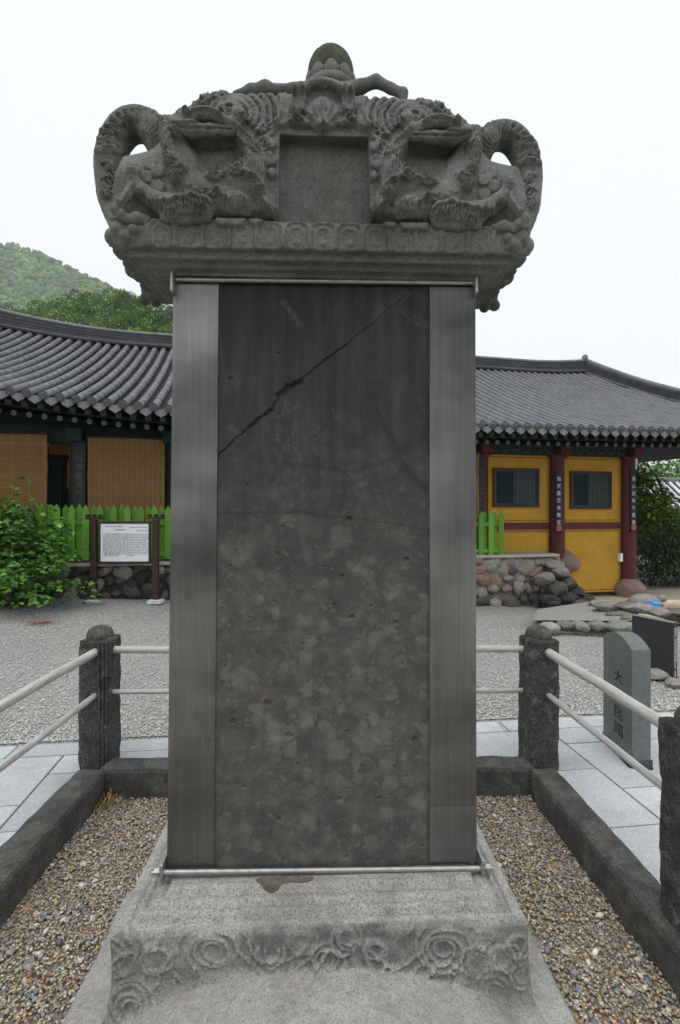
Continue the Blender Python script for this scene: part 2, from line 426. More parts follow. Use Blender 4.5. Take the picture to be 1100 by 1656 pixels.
class Field:
    def __init__(s, lo, hi, h):
        s.lo = np.array(lo, dtype=np.float32); s.h = h
        n = np.ceil((np.array(hi) - s.lo) / h).astype(int) + 1
        s.ax = [s.lo[i] + h * np.arange(n[i], dtype=np.float32) for i in range(3)]
        s.f = np.full(tuple(n), 1.0, dtype=np.float32)
    def sl(s, lo, hi):
        out = []
        for i in range(3):
            a = int(max(0, math.floor((lo[i] - s.lo[i]) / s.h))); b = int(min(len(s.ax[i]), math.ceil((hi[i] - s.lo[i]) / s.h) + 1))
            if b <= a: return None
            out.append(slice(a, b))
        return tuple(out)
    def grid(s, sl):
        return np.meshgrid(s.ax[0][sl[0]], s.ax[1][sl[1]], s.ax[2][sl[2]], indexing='ij', sparse=True)
    def blend(s, sl, d, k, sub=False):
        a = s.f[sl]
        if sub:
            hh = np.clip(.5 - .5 * (a + d) / k, 0, 1); s.f[sl] = a * (1 - hh) + (-d) * hh + k * hh * (1 - hh)
        else:
            hh = np.clip(.5 + .5 * (a - d) / k, 0, 1); s.f[sl] = a * (1 - hh) + d * hh - k * hh * (1 - hh)
    def capsule(s, a, b, ra, rb, k=.012, sub=False, sq=(1, 1, 1)):
        a = np.array(a, dtype=np.float32); b = np.array(b, dtype=np.float32); r = max(ra, rb) / min(sq) + 3 * k
        sl = s.sl(np.minimum(a, b) - r, np.maximum(a, b) + r)
        if sl is None: return
        x, y, z = s.grid(sl); ba = b - a; L = float((ba * ba).sum()) + 1e-9
        t = np.clip(((x - a[0]) * ba[0] + (y - a[1]) * ba[1] + (z - a[2]) * ba[2]) / L, 0, 1)
        d = np.sqrt(((x - a[0] - ba[0] * t) * sq[0]) ** 2 + ((y - a[1] - ba[1] * t) * sq[1]) ** 2 + ((z - a[2] - ba[2] * t) * sq[2]) ** 2) - (ra + (rb - ra) * t)
        s.blend(sl, d, k, sub)
    def chain(s, pts, rs, k=.012, sub=False, sq=(1, 1, 1)):
        for i in range(len(pts) - 1): s.capsule(pts[i], pts[i + 1], rs[i], rs[i + 1], k, sub, sq)
    def ball(s, c, r, k=.012, sub=False, sq=(1, 1, 1)): s.capsule(c, c, r, r, k, sub, sq)
    def mesh(s, name, smooth=True):
        V, Q = surface_nets(s.f, s.lo, s.h); return mesh_np(name, V, Q, smooth)

def poly_sd(px, pz, poly):
    """signed distance (negative inside) of grid points to a polygon"""
    poly = np.array(poly, dtype=np.float32); n = len(poly)
    d = np.full(np.broadcast(px, pz).shape, 1e9, dtype=np.float32); ins = np.zeros(d.shape, dtype=bool)
    for i in range(n):
        a = poly[i]; b = poly[(i + 1) % n]; e = b - a
        wx = px - a[0]; wz = pz - a[1]; t = np.clip((wx * e[0] + wz * e[1]) / (e @ e + 1e-12), 0, 1)
        d = np.minimum(d, (wx - e[0] * t) ** 2 + (wz - e[1] * t) ** 2)
        cnd = ((a[1] > pz) != (b[1] > pz)) & (px < (b[0] - a[0]) * (pz - a[1]) / (b[1] - a[1] + 1e-12) + a[0])
        ins ^= cnd
    d = np.sqrt(d); return np.where(ins, -d, d)

def line_dist(px, pz, pts):
    d = np.full(np.broadcast(px, pz).shape, 1e9, dtype=np.float32); tt = np.zeros_like(d)
    n = len(pts) - 1
    for i in range(n):
        a = np.array(pts[i], dtype=np.float32); e = np.array(pts[i + 1], dtype=np.float32) - a
        wx = px - a[0]; wz = pz - a[1]; t = np.clip((wx * e[0] + wz * e[1]) / (e @ e + 1e-12), 0, 1)
        q = np.sqrt((wx - e[0] * t) ** 2 + (wz - e[1] * t) ** 2); m = q < d
        d = np.where(m, q, d); tt = np.where(m, (i + t) / n, tt)
    return d, tt

def smooth_line(pts, n=6):
    """Catmull-Rom through the points"""
    p = [np.array(q, dtype=float) for q in pts]; p = [2 * p[0] - p[1]] + p + [2 * p[-1] - p[-2]]; out = []
    for i in range(1, len(p) - 2):
        for k in range(n):
            t = k / n
            out.append(.5 * (2 * p[i] + (p[i + 1] - p[i - 1]) * t + (2 * p[i - 1] - 5 * p[i] + 4 * p[i + 1] - p[i + 2]) * t * t + (3 * p[i] - p[i - 1] - 3 * p[i + 1] + p[i + 2]) * t ** 3))
    out.append(p[-2]); return out

class Relief:
    """a carved height map over (u, z); positive = towards the viewer"""
    def __init__(s, u0, u1, z0, z1, h):
        s.u = np.arange(u0, u1 + h, h, dtype=np.float32); s.z = np.arange(z0, z1 + h, h, dtype=np.float32); s.h = h
        s.H = np.zeros((len(s.u), len(s.z)), dtype=np.float32)
    def sl(s, pts, w):
        p = np.array(pts); lo = p.min(0) - w; hi = p.max(0) + w
        a = max(0, int((lo[0] - s.u[0]) / s.h)); b = min(len(s.u), int((hi[0] - s.u[0]) / s.h) + 2)
        c = max(0, int((lo[1] - s.z[0]) / s.h)); d = min(len(s.z), int((hi[1] - s.z[0]) / s.h) + 2)
        if b <= a or d <= c: return None
        return slice(a, b), slice(c, d)
    def ridge(s, pts, w, h, sharp=False, taper=0.0):
        sl = s.sl(pts, w)
        if sl is None: return
        d, t = line_dist(s.u[sl[0]][:, None], s.z[sl[1]][None, :], pts)
        ww = w * (1 - taper * t)
        q = np.clip(1 - (d / ww) ** 2, 0, 1); s.H[sl] += h * (q if sharp else np.sqrt(q) * np.minimum(1, q * 4))
    def boss(s, c, r, h):
        sl = s.sl([c, c], r * 1.1)
        if sl is None: return
        d, _ = line_dist(s.u[sl[0]][:, None], s.z[sl[1]][None, :], [c, c])
        q = smoothstep(r, r * .72, d); s.H[sl] = s.H[sl] * (1 - q) + q * (np.minimum(s.H[sl], 0) + np.maximum(s.H[sl], 0) * .3 + h)
    def spiral(s, c, r, h, turns=1.6, ccw=1, a0=0.0, g=.16):
        s.boss(c, r, h)
        pts = []
        for i in range(int(22 * turns) + 1):
            a = i / 22 * 2 * math.pi; rr = r * (.18 + .62 * i / (22 * turns))
            pts.append((c[0] + rr * math.cos(a0 + ccw * a), c[1] + rr * math.sin(a0 + ccw * a)))
        s.ridge(pts, r * g, -h * .55, True)
    def fill(s, poly, h, edge):
        sl = s.sl(poly, edge * 2)
        d = poly_sd(s.u[sl[0]][:, None], s.z[sl[1]][None, :], poly); s.H[sl] += h * smoothstep(edge, -edge, d)
    def arcs(s, c, radii, a0, a1, w, h, sx=1.0, sz=1.0):
        for r in radii:
            pts = [(c[0] + sx * r * math.cos(a0 + (a1 - a0) * i / 14), c[1] + sz * r * math.sin(a0 + (a1 - a0) * i / 14)) for i in range(15)]
            s.ridge(pts, w, h)

# ---------------------------------------------------------------- frames
# monument frame: u to the right, d away from the camera, origin under the tablet's front face
MA = R(2.4); mc, ms = math.cos(MA), math.sin(MA)
MO = Vector((-.07, 2.1, 0))
def ML(px, py, d):
    k = (px - 550) / FPX; m = (828 - py) / FPX
    Y = (d + .07 * ms + 2.1 * mc) / (mc - ms * k)
    rx = k * Y + .07; ry = Y - 2.1
    return (rx * mc + ry * ms, d, CAM_H + m * Y)
def ML2(px, py, d=-.12):
    q = ML(px, py, d); return (q[0], q[2])

# hall frame: s to the right along the facade, t away from the camera, t = 0 is the wall line
HA = R(12.6); hc, hs = math.cos(HA), math.sin(HA)
HO = Vector((0, 10.07, 0))
HM = Matrix.Translation(HO) @ Matrix.Rotation(HA, 4, 'Z')
def HS(px, t):
    k = (px - 550) / FPX; return (k * (HO.y + t * hc) + t * hs) / (hc - k * hs)
def HY(s, t): return HO.y + s * hs + t * hc
def HZ(px, py, t):
    s = HS(px, t); return CAM_H + (828 - py) / FPX * HY(s, t)
def HW(s, t, z): return HM @ Vector((s, t, z))

def ground_z(X, Y):
    w = smoothstep(4.3, 8.8, Y)
    z = w * np.clip(.06 - .055 * X, -.19, .34)
    return z

# ---------------------------------------------------------------- rough stone block builder
def rough_box(L, W, H, res=.04, amp=.006, ch=.01, seed=0, nscale=9.0, fine=.35):
    """a hewn block centred on x, y, standing on z = 0: subdivided box, knocked corners, uneven faces"""
    nx, ny, nz = [max(1, int(round(q / res))) for q in (L, W, H)]
    def lin(n, a): return np.linspace(-a / 2, a / 2, n + 1)
    xs, ys, zs = lin(nx, L), lin(ny, W), np.linspace(0, H, nz + 1)
    V = []; F = []
    def face(A, B, fn, flip):
        b = len(V); na, nb = len(A), len(B)
        for a in A:
            for c in B: V.append(fn(a, c))
        for i in range(na - 1):
            for j in range(nb - 1):
                q = [b + i * nb + j, b + (i + 1) * nb + j, b + (i + 1) * nb + j + 1, b + i * nb + j + 1]
                F.append(q[::-1] if flip else q)
    face(xs, ys, lambda a, c: (a, c, H), False); face(xs, ys, lambda a, c: (a, c, 0), True)
    face(xs, zs, lambda a, c: (a, -W / 2, c), False); face(xs, zs, lambda a, c: (a, W / 2, c), True)
    face(ys, zs, lambda a, c: (-L / 2, a, c), True); face(ys, zs, lambda a, c: (L / 2, a, c), False)
    V = np.array(V); key = np.round(V * 1e5).astype(np.int64)
    _, first, inv = np.unique(key, axis=0, return_index=True, return_inverse=True)
    V = V[first]; inv = inv.ravel(); F = inv[np.array(F)]
    out = np.empty_like(V); o = Vector((seed * 7.3, seed * 3.1, seed * 1.7))
    for i, p in enumerate(V):
        e = np.array([abs(p[0]) > L / 2 - 1e-6, abs(p[1]) > W / 2 - 1e-6, p[2] > H - 1e-6 or p[2] < 1e-6])
        q = Vector(p)
        if e.sum() >= 2:
            q.x -= math.copysign(ch, p[0]) * (.5 if e[0] else 0); q.y -= math.copysign(ch, p[1]) * (.5 if e[1] else 0)
            if e[2]: q.z -= ch * .5 if p[2] > H / 2 else 0
        n = mnoise.noise_vector((Vector(p) + o) * nscale) * amp + mnoise.noise_vector((Vector(p) + o) * nscale * 3.7) * amp * fine
        out[i] = q + n
    return out, F

def block(name, L, W, H, mat, parent=None, loc=(0, 0, 0), rz=0, smooth=False, **kw):
    V, F = rough_box(L, W, H, **kw); return link(name, mesh_np(name, V, F, smooth), mat, parent, loc, (0, 0, rz))

_ico = {}
def ico(sub):
    if sub not in _ico:
        bm = bmesh.new(); bmesh.ops.create_icosphere(bm, subdivisions=sub, radius=1)
        _ico[sub] = (np.array([v.co[:] for v in bm.verts]), np.array([[v.index for v in f.verts] for f in bm.faces])); bm.free()
    return _ico[sub]
def rock_verts(seed, sub=2, amp=.28, sc=1.1, flat=.0):
    V, F = ico(sub); o = Vector((seed * 5.13, seed * 2.7, seed * 9.1)); out = []
    for p in V:
        q = Vector(p); r = 1 + amp * mnoise.noise(q * sc + o) + amp * .45 * mnoise.noise(q * sc * 2.6 + o)
        c = q * r
        for a in range(4):
            nrm = Vector((math.sin(seed * 3 + a * 1.9), math.cos(seed * 2.1 + a * 2.3), math.sin(seed + a * 4.1))).normalized()
            dd = c.dot(nrm) - .78
            if dd > 0: c = c - nrm * dd * .85
        out.append(c)
    return np.array(out), F

# ================================================================ THE SETTING: ground
g = link('ground', mesh_np('ground', [(-1500, -300, -.42), (1500, -300, -.42), (1500, 2000, -.42), (-1500, 2000, -.42)], [(0, 1, 2, 3)]), MAT['soil']); tag(g, kind='structure')

PA = R(7); pc_, ps_ = math.cos(PA), math.sin(PA); PO = (0.0, 4.07)
def pave(u, v): return (PO[0] + u * pc_ - v * ps_, PO[1] + u * ps_ + v * pc_)
def lk(Y): return -1.60
def rk(Y): return 1.30 + .035 * (3.36 - Y)
BK0, BKS = 3.41 + .01, .02

xs = np.concatenate([np.linspace(-30, -8, 10), np.linspace(-7.5, 9, 56), np.linspace(10, 45, 12)])
vs_ = np.concatenate([np.linspace(0, 9, 46), np.linspace(10, 40, 14)])
V = []
for u in xs:
    for v in vs_:
        X, Y = pave(u, v); dz = .012 * mnoise.noise(Vector((X * .8, Y * .8, 0)))
        V.append((X, Y, float(ground_z(X, Y)) - .012 + dz * min(1, v)))
nb = len(vs_); F = [(i * nb + j, (i + 1) * nb + j, (i + 1) * nb + j + 1, i * nb + j + 1) for i in range(len(xs) - 1) for j in range(nb - 1)]
tag(link('gravel_yard', mesh_np('gravel_yard', V, F, True), MAT['gravel']), kind='structure')

# loose chips that give the near gravel its relief
n = 28000
Vo, Fo = ico(1)
Yc = 4.12 + (np.random.rand(n) ** 1.8) * 4.6; Xc = (np.random.rand(n) - .5) * 2 * (.72 * Yc + .3)
Yc = Yc + .123 * Xc
oct_v = np.array([(1, 0, 0), (-1, 0, 0), (0, 1, 0), (0, -1, 0), (0, 0, 1), (0, 0, -1)], dtype=float)
oct_f = np.array([(0, 2, 4), (2, 1, 4), (1, 3, 4), (3, 0, 4), (2, 0, 5), (1, 2, 5), (3, 1, 5), (0, 3, 5)])
sz = (.005 + .007 * np.random.rand(n))[:, None, None] * (.6 + .8 * np.random.rand(n, 6, 1))
an = np.random.rand(n) * 6.28
Vp = oct_v[None] * sz; Vp[:, :, 2] *= .75
ca, sa = np.cos(an)[:, None], np.sin(an)[:, None]
tilt = (np.random.rand(n, 1) - .5) * 1.4
x = Vp[:, :, 0] * ca - Vp[:, :, 1] * sa; y = Vp[:, :, 0] * sa + Vp[:, :, 1] * ca; z = Vp[:, :, 2] + x * np.tan(tilt * .5)
cz = ground_z(Xc, Yc)
Vp = np.stack([x + Xc[:, None], y + Yc[:, None], z + cz[:, None]], 2).reshape(-1, 3)
tone = (.30 + .32 * np.random.rand(n, 1)) * np.array([[1, 1, .97]]) * (1 + .06 * np.random.randn(n, 3))
tan = np.random.rand(n) < .12; tone[tan] *= np.array([1.1, .95, .78])
me = mesh_np('gravel_chips', Vp, (oct_f[None] + 6 * np.arange(n)[:, None, None]).reshape(-1, 3), False, np.repeat(tone, 6, 0))
tag(link('gravel_chips', me, MAT['pebble']), kind='stuff')

# paving: slabs with open joints
def clip(poly, f):
    out = []
    for i in range(len(poly)):
        a, b = poly[i], poly[(i + 1) % len(poly)]; fa, fb = f(a), f(b)
        if fa >= 0: out.append(a)
        if (fa < 0) != (fb < 0):
            t_ = fa / (fa - fb); out.append((a[0] + (b[0] - a[0]) * t_, a[1] + (b[1] - a[1]) * t_))
    return out
paving = thing('pavement', None, None); paving['kind'] = 'structure'
def prism(poly, z0, z1, ch=.003):
    mb = MB(); n_ = len(poly); cx = sum(p[0] for p in poly) / n_; cy = sum(p[1] for p in poly) / n_
    def sh(p, c_): 
        dx, dy = p[0] - cx, p[1] - cy; l_ = math.hypot(dx, dy); return (p[0] - dx / l_ * c_, p[1] - dy / l_ * c_)
    top = [(*sh(p, ch * 1.4), z1) for p in poly]; mid = [(*p, z1 - ch) for p in poly]; bot = [(*p, z0) for p in poly]
    F_ = [tuple(range(n_))]
    for i in range(n_):
        j = (i + 1) % n_; F_ += [(n_ + i, n_ + j, j, i), (2 * n_ + i, 2 * n_ + j, n_ + j, n_ + i)]
    return mb.add(top + mid + bot, F_)
def slab(u0, u1, v0, v1):
    gq = .0055
    p = [pave(u0 + gq, v0 + gq), pave(u1 - gq, v0 + gq), pave(u1 - gq, v1 - gq), pave(u0 + gq, v1 - gq)]
    if p[0][1] > 0 and False: return
    regs = [[lambda q: lk(q[1]) - q[0]], [lambda q: q[0] - rk(q[1])],
            [lambda q: q[0] - lk(q[1]), lambda q: rk(q[1]) - q[0], lambda q: q[1] - BK0 - BKS * q[0]]]
    for rg in regs:
        w = p
        for f_ in rg:
            if len(w) >= 3: w = clip(w, f_)
        if len(w) >= 3:
            ar = abs(sum(w[i][0] * w[(i + 1) % len(w)][1] - w[(i + 1) % len(w)][0] * w[i][1] for i in range(len(w)))) / 2
            if ar > .004: prism(w, -.08, random.uniform(-.0015, .0015)).build('paving_slab', MAT['paving'], paving)
us = [-5.57, -4.67, -3.77, -2.87, -1.97, -1.10, -.30, .55, 1.614, 2.52, 3.42, 4.32, 5.2]
u = -5.2
while u < 5.4:
    w_ = random.choice([.62, .8, .9]); slab(u, u + w_, -.20, 0); u += w_
for ci in range(len(us) - 1):
    v = -.20 - (0.0 if ci % 2 else .26)
    if ci % 2 == 0: slab(us[ci], us[ci + 1], -.46, -.20)
    while v > -4.2:
        slab(us[ci], us[ci + 1], v - .62, v); v -= .62
mb = MB()
for poly in ([pave(-5.6, 0), pave(-5.6, -4.2), pave(-1.57, -4.2), (-1.62, 3.45), (1.33, 3.45), pave(1.33, -4.2), pave(5.3, -4.2), pave(5.3, 0)],):
    pass
lft = [pave(-5.6, -.002), pave(-5.6, -4.2), (-1.6, -.2), (-1.6, 3.89)]
rgt = [(1.33, 4.2), (1.36, 3.3), (1.44, 0.2), pave(5.3, -4.2), pave(5.3, -.002)]
bck = [(-1.6, 3.88), (-1.6, 3.44), (1.33, 3.47), (1.33, 4.22)]
for poly in (lft, rgt, bck): mb.add([(*p, -.006) for p in poly], [tuple(range(len(poly)))])
mb.build('joint_bed', MAT['gravel_joint'], paving)

# pebble bed inside the kerb
bed = link('pebble_bed', mesh_np('pebble_bed', [(-1.7, -.5, -.14), (1.5, -.5, -.14), (1.5, 3.45, -.14), (-1.7, 3.45, -.14)], [(0, 1, 2, 3)]), MAT['soil']); tag(bed, kind='structure')

# ================================================================ kerb stones round the bed
def kerb(x0, y0, x1, y1, w, label, seed):
    L = math.hypot(x1 - x0, y1 - y0); an_ = math.atan2(y1 - y0, x1 - x0)
    V, F = rough_box(L, w, .46, res=.03, amp=.007, ch=.016, seed=seed, nscale=7)
    o = link('kerb_stone', mesh_np('kerb_stone', V, F, False), MAT['kerb'], None, ((x0 + x1) / 2, (y0 + y1) / 2, -.40), (0, 0, an_))
    return tag(o, label, 'kerb stone', 'kerb stones round the pebble bed')
kerb(-1.59, 3.335, -1.585, -.1, .18, 'long dark kerb stone under the grooved post, open paving on its far side', 1)
kerb(1.305, 3.345, 1.43, -.1, .17, 'long dark kerb stone along the pebble bed beside the carved marker stone', 2)
kerb(-1.545, 3.40, 1.26, 3.43, .17, 'short dark kerb stone running behind the tablet at the far end of the pebble bed', 3)

# railing: three posts in view and the timber poles let into them
rail = thing('stone_railing', 'railing of rough dark stone posts joined by two rows of grey timber poles', 'railing', (-.13, 3.5, 0))
def post(x, y, rz, seed, bead):
    V, F = rough_box(.208, .208, .965, res=.022, amp=.011, ch=.014, seed=seed, nscale=7.5, fine=.5)
    mbv = MB()
    o = link('post', mesh_np('post', V, F, False), MAT['dark_post'], rail, (x + .13, y - 3.5, -.11), (0, 0, rz))
    if bead:
        for du in (.035, .062, .085):
            b = MB(); b.tube([(du, -.104, .01), (du + .002, -.106, .5), (du, -.104, .95)], .010, 6); b.build('bead', MAT['dark_post'], o)
    c = MB(); pr = [(.080, -.01), (.086, .008), (.085, .030), (.073, .056), (.048, .074), (.018, .082)]
    c.lathe(pr, 18); c.build('post_cap', MAT['kerb'], o, (0, 0, .962))
    return o
post(-1.625, 3.52, R(2), 11, True); post(1.345, 3.52, R(1), 12, False); post(1.425, 2.06, R(-2), 13, False)
def pole(a, b, r, seed):
    a = Vector(a); b = Vector(b); L = (b - a).length; mbp = MB(); pts = []; rs = []
    for i in range(15):
        t_ = i / 14; wob = mnoise.noise(Vector((seed * 3.3, t_ * 3, 0))) * .006
        pts.append((t_ * L, wob, mnoise.noise(Vector((seed, t_ * 3, 5))) * .006)); rs.append(r * (1 + .07 * mnoise.noise(Vector((seed, t_ * 6, 9)))))
    mbp.tube(pts, rs, 14)
    o = mbp.build('rail_pole', MAT['pole'], rail); q = (b - a).to_track_quat('X', 'Z')
    o.rotation_euler = q.to_euler(); o.location = a - Vector((-.13, 3.5, 0))
pole((-1.55, 3.49, .775), (1.27, 3.53, .768), .0235, 1); pole((-1.55, 3.49, .492), (1.27, 3.53, .488), .0165, 2)
pole((-1.615, 3.43, .775), (-1.60, -.2, .775), .0265, 3); pole((-1.615, 3.43, .490), (-1.60, -.2, .485), .0185, 4)
pole((1.375, 3.43, .772), (1.435, 2.12, .765), .0285, 5); pole((1.375, 3.43, .492), (1.435, 2.12, .485), .0185, 6)

# ================================================================ THE MONUMENT
# ---- pedestal: tortoise shell and the saddle block carved with cloud swirls
ped = thing('stone_pedestal', 'pale granite base block carved with cloud swirls under the dark tablet', 'pedestal', MO, MA)
nu, nd = 150, 130
uu = np.linspace(-1.02, 1.0, nu); dd = np.linspace(-1.25, 1.08, nd)
U, D = np.meshgrid(uu, dd, indexing='ij')
r = np.abs((U + .015) / .97); fr = np.where(D < -.24, ((-.24 - D) / .95), np.clip((D - .35) / .72, 0, 9))
zz = .072 - .175 * np.minimum(r / .72, 1) ** 2.8 - .02 * np.clip((r - .7) / .3, 0, 1) - .26 * fr ** 1.6 - .14 * np.clip((r - .93) / .1, 0, 2) ** 1.5
nz_ = np.array([[mnoise.noise(Vector((a * 4, b * 4, 3))) * .010 + mnoise.noise(Vector((a * 13, b * 13, 8))) * .004 for b in dd] for a in uu])
zz = np.maximum(zz + nz_, -.30)
V = np.stack([U, D, zz], 2).reshape(-1, 3); F = [(i * nd + j, (i + 1) * nd + j, (i + 1) * nd + j + 1, i * nd + j + 1) for i in range(nu - 1) for j in range(nd - 1)]
link('shell', mesh_np('shell', V, F, True), MAT['pale_granite'], ped)
SHELL = (uu, dd, zz)
def shell_z(u, d):
    i = np.clip(((u - uu[0]) / (uu[1] - uu[0])).astype(int), 0, nu - 1); j = np.clip(((d - dd[0]) / (dd[1] - dd[0])).astype(int), 0, nd - 1)
    inside = (u > uu[0]) & (u < uu[-1]) & (d > dd[0]) & (d < dd[-1]); return np.where(inside, zz[i, j], -9)

FD = -.24
rel = Relief(-.86, .86, -.22, .30, .004)
def f2(px, py): return ML2(px, py, FD)
pm = .0022                                        # metres per photograph pixel on this face
srr = random.Random(12)
def swirl(px, py, radii, a0=0, a1=360, h=.0105, w=2.9, sx=1.0, sz=1.0):
    """a hand cut scroll: one wandering spiral through the given radii (or loose arcs when it does not close)"""
    if a1 - a0 >= 240:
        n_ = 14 * len(radii); pts = []; ph = srr.uniform(0, 6.28); dr = srr.choice((-1, 1)); full = (a1 - a0) / 360 + .18 * srr.random()
        for i in range(n_ + 1):
            f = i / n_; rr_ = np.interp(f * (len(radii) - 1), range(len(radii)), radii) * (1 + .10 * math.sin(5 * f * 6 + ph)); a_ = R(a0) * 1.0 + dr * 2 * math.pi * f * (len(radii) - .25)
            pts.append(f2(px + rr_ * sx * math.cos(a_), py - rr_ * sz * math.sin(a_)))
        rel.ridge(pts, w * pm, h); return
    for q in radii:
        ph = srr.uniform(0, 6.28); pts = [f2(px + q * sx * (1 + .06 * math.sin(i * .6 + ph)) * math.cos(R(a0 + (a1 - a0) * i / 14)), py - q * sz * (1 + .06 * math.cos(i * .7 + ph)) * math.sin(R(a0 + (a1 - a0) * i / 14))) for i in range(15)]
        rel.ridge(pts, w * pm, h)
swirl(347, 1537, (10, 22, 34), -40, 320, sx=1.25); swirl(347, 1537, (50, 60), -20, 185, sx=1.15)
swirl(212, 1626, (9, 20, 32, 44), -10, 330); swirl(178, 1543, (14, 26, 40), -80, 100)
swirl(205, 1558, (12, 22), 0, 300); swirl(255, 1552, (14, 24), 20, 330, sx=1.2); swirl(245, 1585, (10, 18), -20, 250); swirl(243, 1520, (10, 19), 180, 420)
swirl(487, 1519, (9, 17, 27), 150, 480); swirl(447, 1516, (40, 54, 68), 190, 345, sx=1.2); swirl(440, 1540, (12, 22), 160, 380)
swirl(532, 1549, (7, 15, 23), 0, 360, sx=1.25); swirl(563, 1517, (9, 18, 28), 60, 400); swirl(605, 1535, (10, 17), -150, 130, sx=1.2)
swirl(640, 1520, (38, 52, 66), 185, 330, sx=1.15); swirl(598, 1540, (30, 42), 200, 330)
swirl(717, 1534, (10, 20, 32, 44), -30, 330, sx=1.15); swirl(716, 1534, (56, 64), 0, 150, sx=1.1); swirl(716, 1577, (8, 17, 26), -60, 250, sx=1.25)
swirl(783, 1518, (9, 18), 0, 340); swirl(775, 1555, (12, 22, 31), 40, 300); swirl(815, 1550, (14, 26), -60, 200); swirl(835, 1530, (12, 22), 90, 330)
swirl(270, 1600, (16, 28), -150, 60); swirl(800, 1600, (12, 22, 34), 20, 200); swirl(845, 1580, (10, 20), 90, 280)
er = np.array([[mnoise.noise(Vector((a * 6, b * 6, 11))) for b in rel.z[::3]] for a in rel.u[::3]], dtype=np.float32); er = np.repeat(np.repeat(er, 3, 0), 3, 1)[:rel.H.shape[0], :rel.H.shape[1]]
rel.H *= np.clip(.8 + 1.0 * er, .15, 1.25)                            # centuries of wear take some scrolls down
fld = Field((-.86, -.32, -.26), (.86, .55, .32), .0062)
x, y, z = fld.grid((slice(None),) * 3)
hw = .752
e = np.minimum(np.minimum(hw - np.abs(x), y - FD), .47 - y)           # inset from the block's edge
e = e + .004 * np.sin(x * 31) + .003 * np.sin(x * 77 + 1)
zt = .203 + .010 * smoothstep(.0, .05, e) + .018 * smoothstep(.058, .070, e) - .012 * np.exp(-((e - .056) / .008) ** 2) - .013 * np.exp(-((e - .096) / .008) ** 2) + .006 * smoothstep(.10, .12, e) + .020 * smoothstep(.150, .165, e) - .008 * np.exp(-((e - .146) / .006) ** 2)
Hh = np.zeros((len(fld.ax[0]), len(fld.ax[2])), dtype=np.float32)
iu = np.clip(np.round((fld.ax[0] - rel.u[0]) / rel.h).astype(int), 0, len(rel.u) - 1); iz = np.clip(np.round((fld.ax[2] - rel.z[0]) / rel.h).astype(int), 0, len(rel.z) - 1)
Hh = rel.H[np.ix_(iu, iz)]
wob = np.array([[mnoise.noise(Vector((a * 7, b * 7, 1))) * .008 + mnoise.noise(Vector((a * 20, b * 20, 4))) * .003 for b in fld.ax[2][::2]] for a in fld.ax[0][::2]], dtype=np.float32)
wob = np.repeat(np.repeat(wob, 2, 0), 2, 1)[:len(fld.ax[0]), :len(fld.ax[2])]
def smax(a, b, k):
    hh = np.clip(.5 - .5 * (b - a) / k, 0, 1); return b * (1 - hh) + a * hh + k * hh * (1 - hh)
ff = smax(z - zt - wob.mean() - .4 * wob[:, None, :], np.abs(x) - hw - .5 * wob[:, None, :] - .02 * smoothstep(.05, -.15, z), .016)
ff = smax(ff, (FD - Hh[:, None, :] - wob[:, None, :]) - y, .014)
ff = smax(ff, y - .47, .03); ff = smax(ff, -.24 - z, .02)
sx_ = np.clip(np.round((fld.ax[0] - uu[0]) / (uu[1] - uu[0])).astype(int), 0, nu - 1); sy_ = np.clip(np.round((fld.ax[1] - dd[0]) / (dd[1] - dd[0])).astype(int), 0, nd - 1)
gs = (z - (zz[np.ix_(sx_, sy_)][:, :, None] - .006)) * .85; kk = .04
hh = np.clip(.5 + .5 * (gs - ff) / kk, 0, 1); fld.f[:] = gs * (1 - hh) + ff * hh - kk * hh * (1 - hh)
V, Q = surface_nets(fld.f, fld.lo, fld.h)
iu2 = np.clip(np.round((V[:, 0] - rel.u[0]) / rel.h).astype(int), 0, len(rel.u) - 1); iz2 = np.clip(np.round((V[:, 2] - rel.z[0]) / rel.h).astype(int), 0, len(rel.z) - 1)
dtone = smoothstep(FD + .03, FD + .008, V[:, 1]) * smoothstep(FD - .035, FD - .012, V[:, 1]) * (.75 + .25 * np.sin(V[:, 0] * 5.3 + 1))            # darker tone over the carved front face
gro = np.clip(1 - rel.H[iu2, iz2] / .010, 0, 1) * dtone
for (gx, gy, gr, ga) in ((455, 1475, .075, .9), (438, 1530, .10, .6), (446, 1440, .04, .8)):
    c_ = ML2(gx, gy, FD); gd = np.sqrt((V[:, 0] - c_[0]) ** 2 + (.6 * (V[:, 1] - (FD if gy > 1500 else -.14))) ** 2 + (V[:, 2] - c_[1]) ** 2 * .6); dtone = np.maximum(dtone, ga * np.exp(-(gd / gr) ** 2))
keepq = V[Q].mean(1)[:, 1] > -.31; Q = Q[keepq]
link('carved_block', mesh_np('carved_block', V, Q, True, None, {'dark_tone': dtone, 'groove': gro}), MAT['block'], ped)
# broken mortar under the tablet
mbm = MB(); pts = []
for i in range(26):
    a = 2 * math.pi * i / 26; q = ML(457 + 44 * math.cos(a) * (1 + .16 * math.sin(3 * a + 1)), 1425 + 20 * math.sin(a) * (1 + .2 * math.sin(5 * a)), -.045); pts.append((q[0], -.05 - .035 * math.sin(a) * (1 if math.sin(a) > 0 else .2) * (1 + .3 * math.sin(4 * a)), .262))
mbm.add(pts + [(p[0], p[1], .20) for p in pts], [tuple(range(26))[::-1]] + [(i, (i + 1) % 26, 26 + (i + 1) % 26, 26 + i) for i in range(26)])
MAT['patch'] = m_stone('patch', (.13, .105, .085), (.22, .19, .155), 20, (.05, .04, .035), 120, .42, .95, .7, 70, .008)
mbm.build('mortar_patch', MAT['patch'], ped)

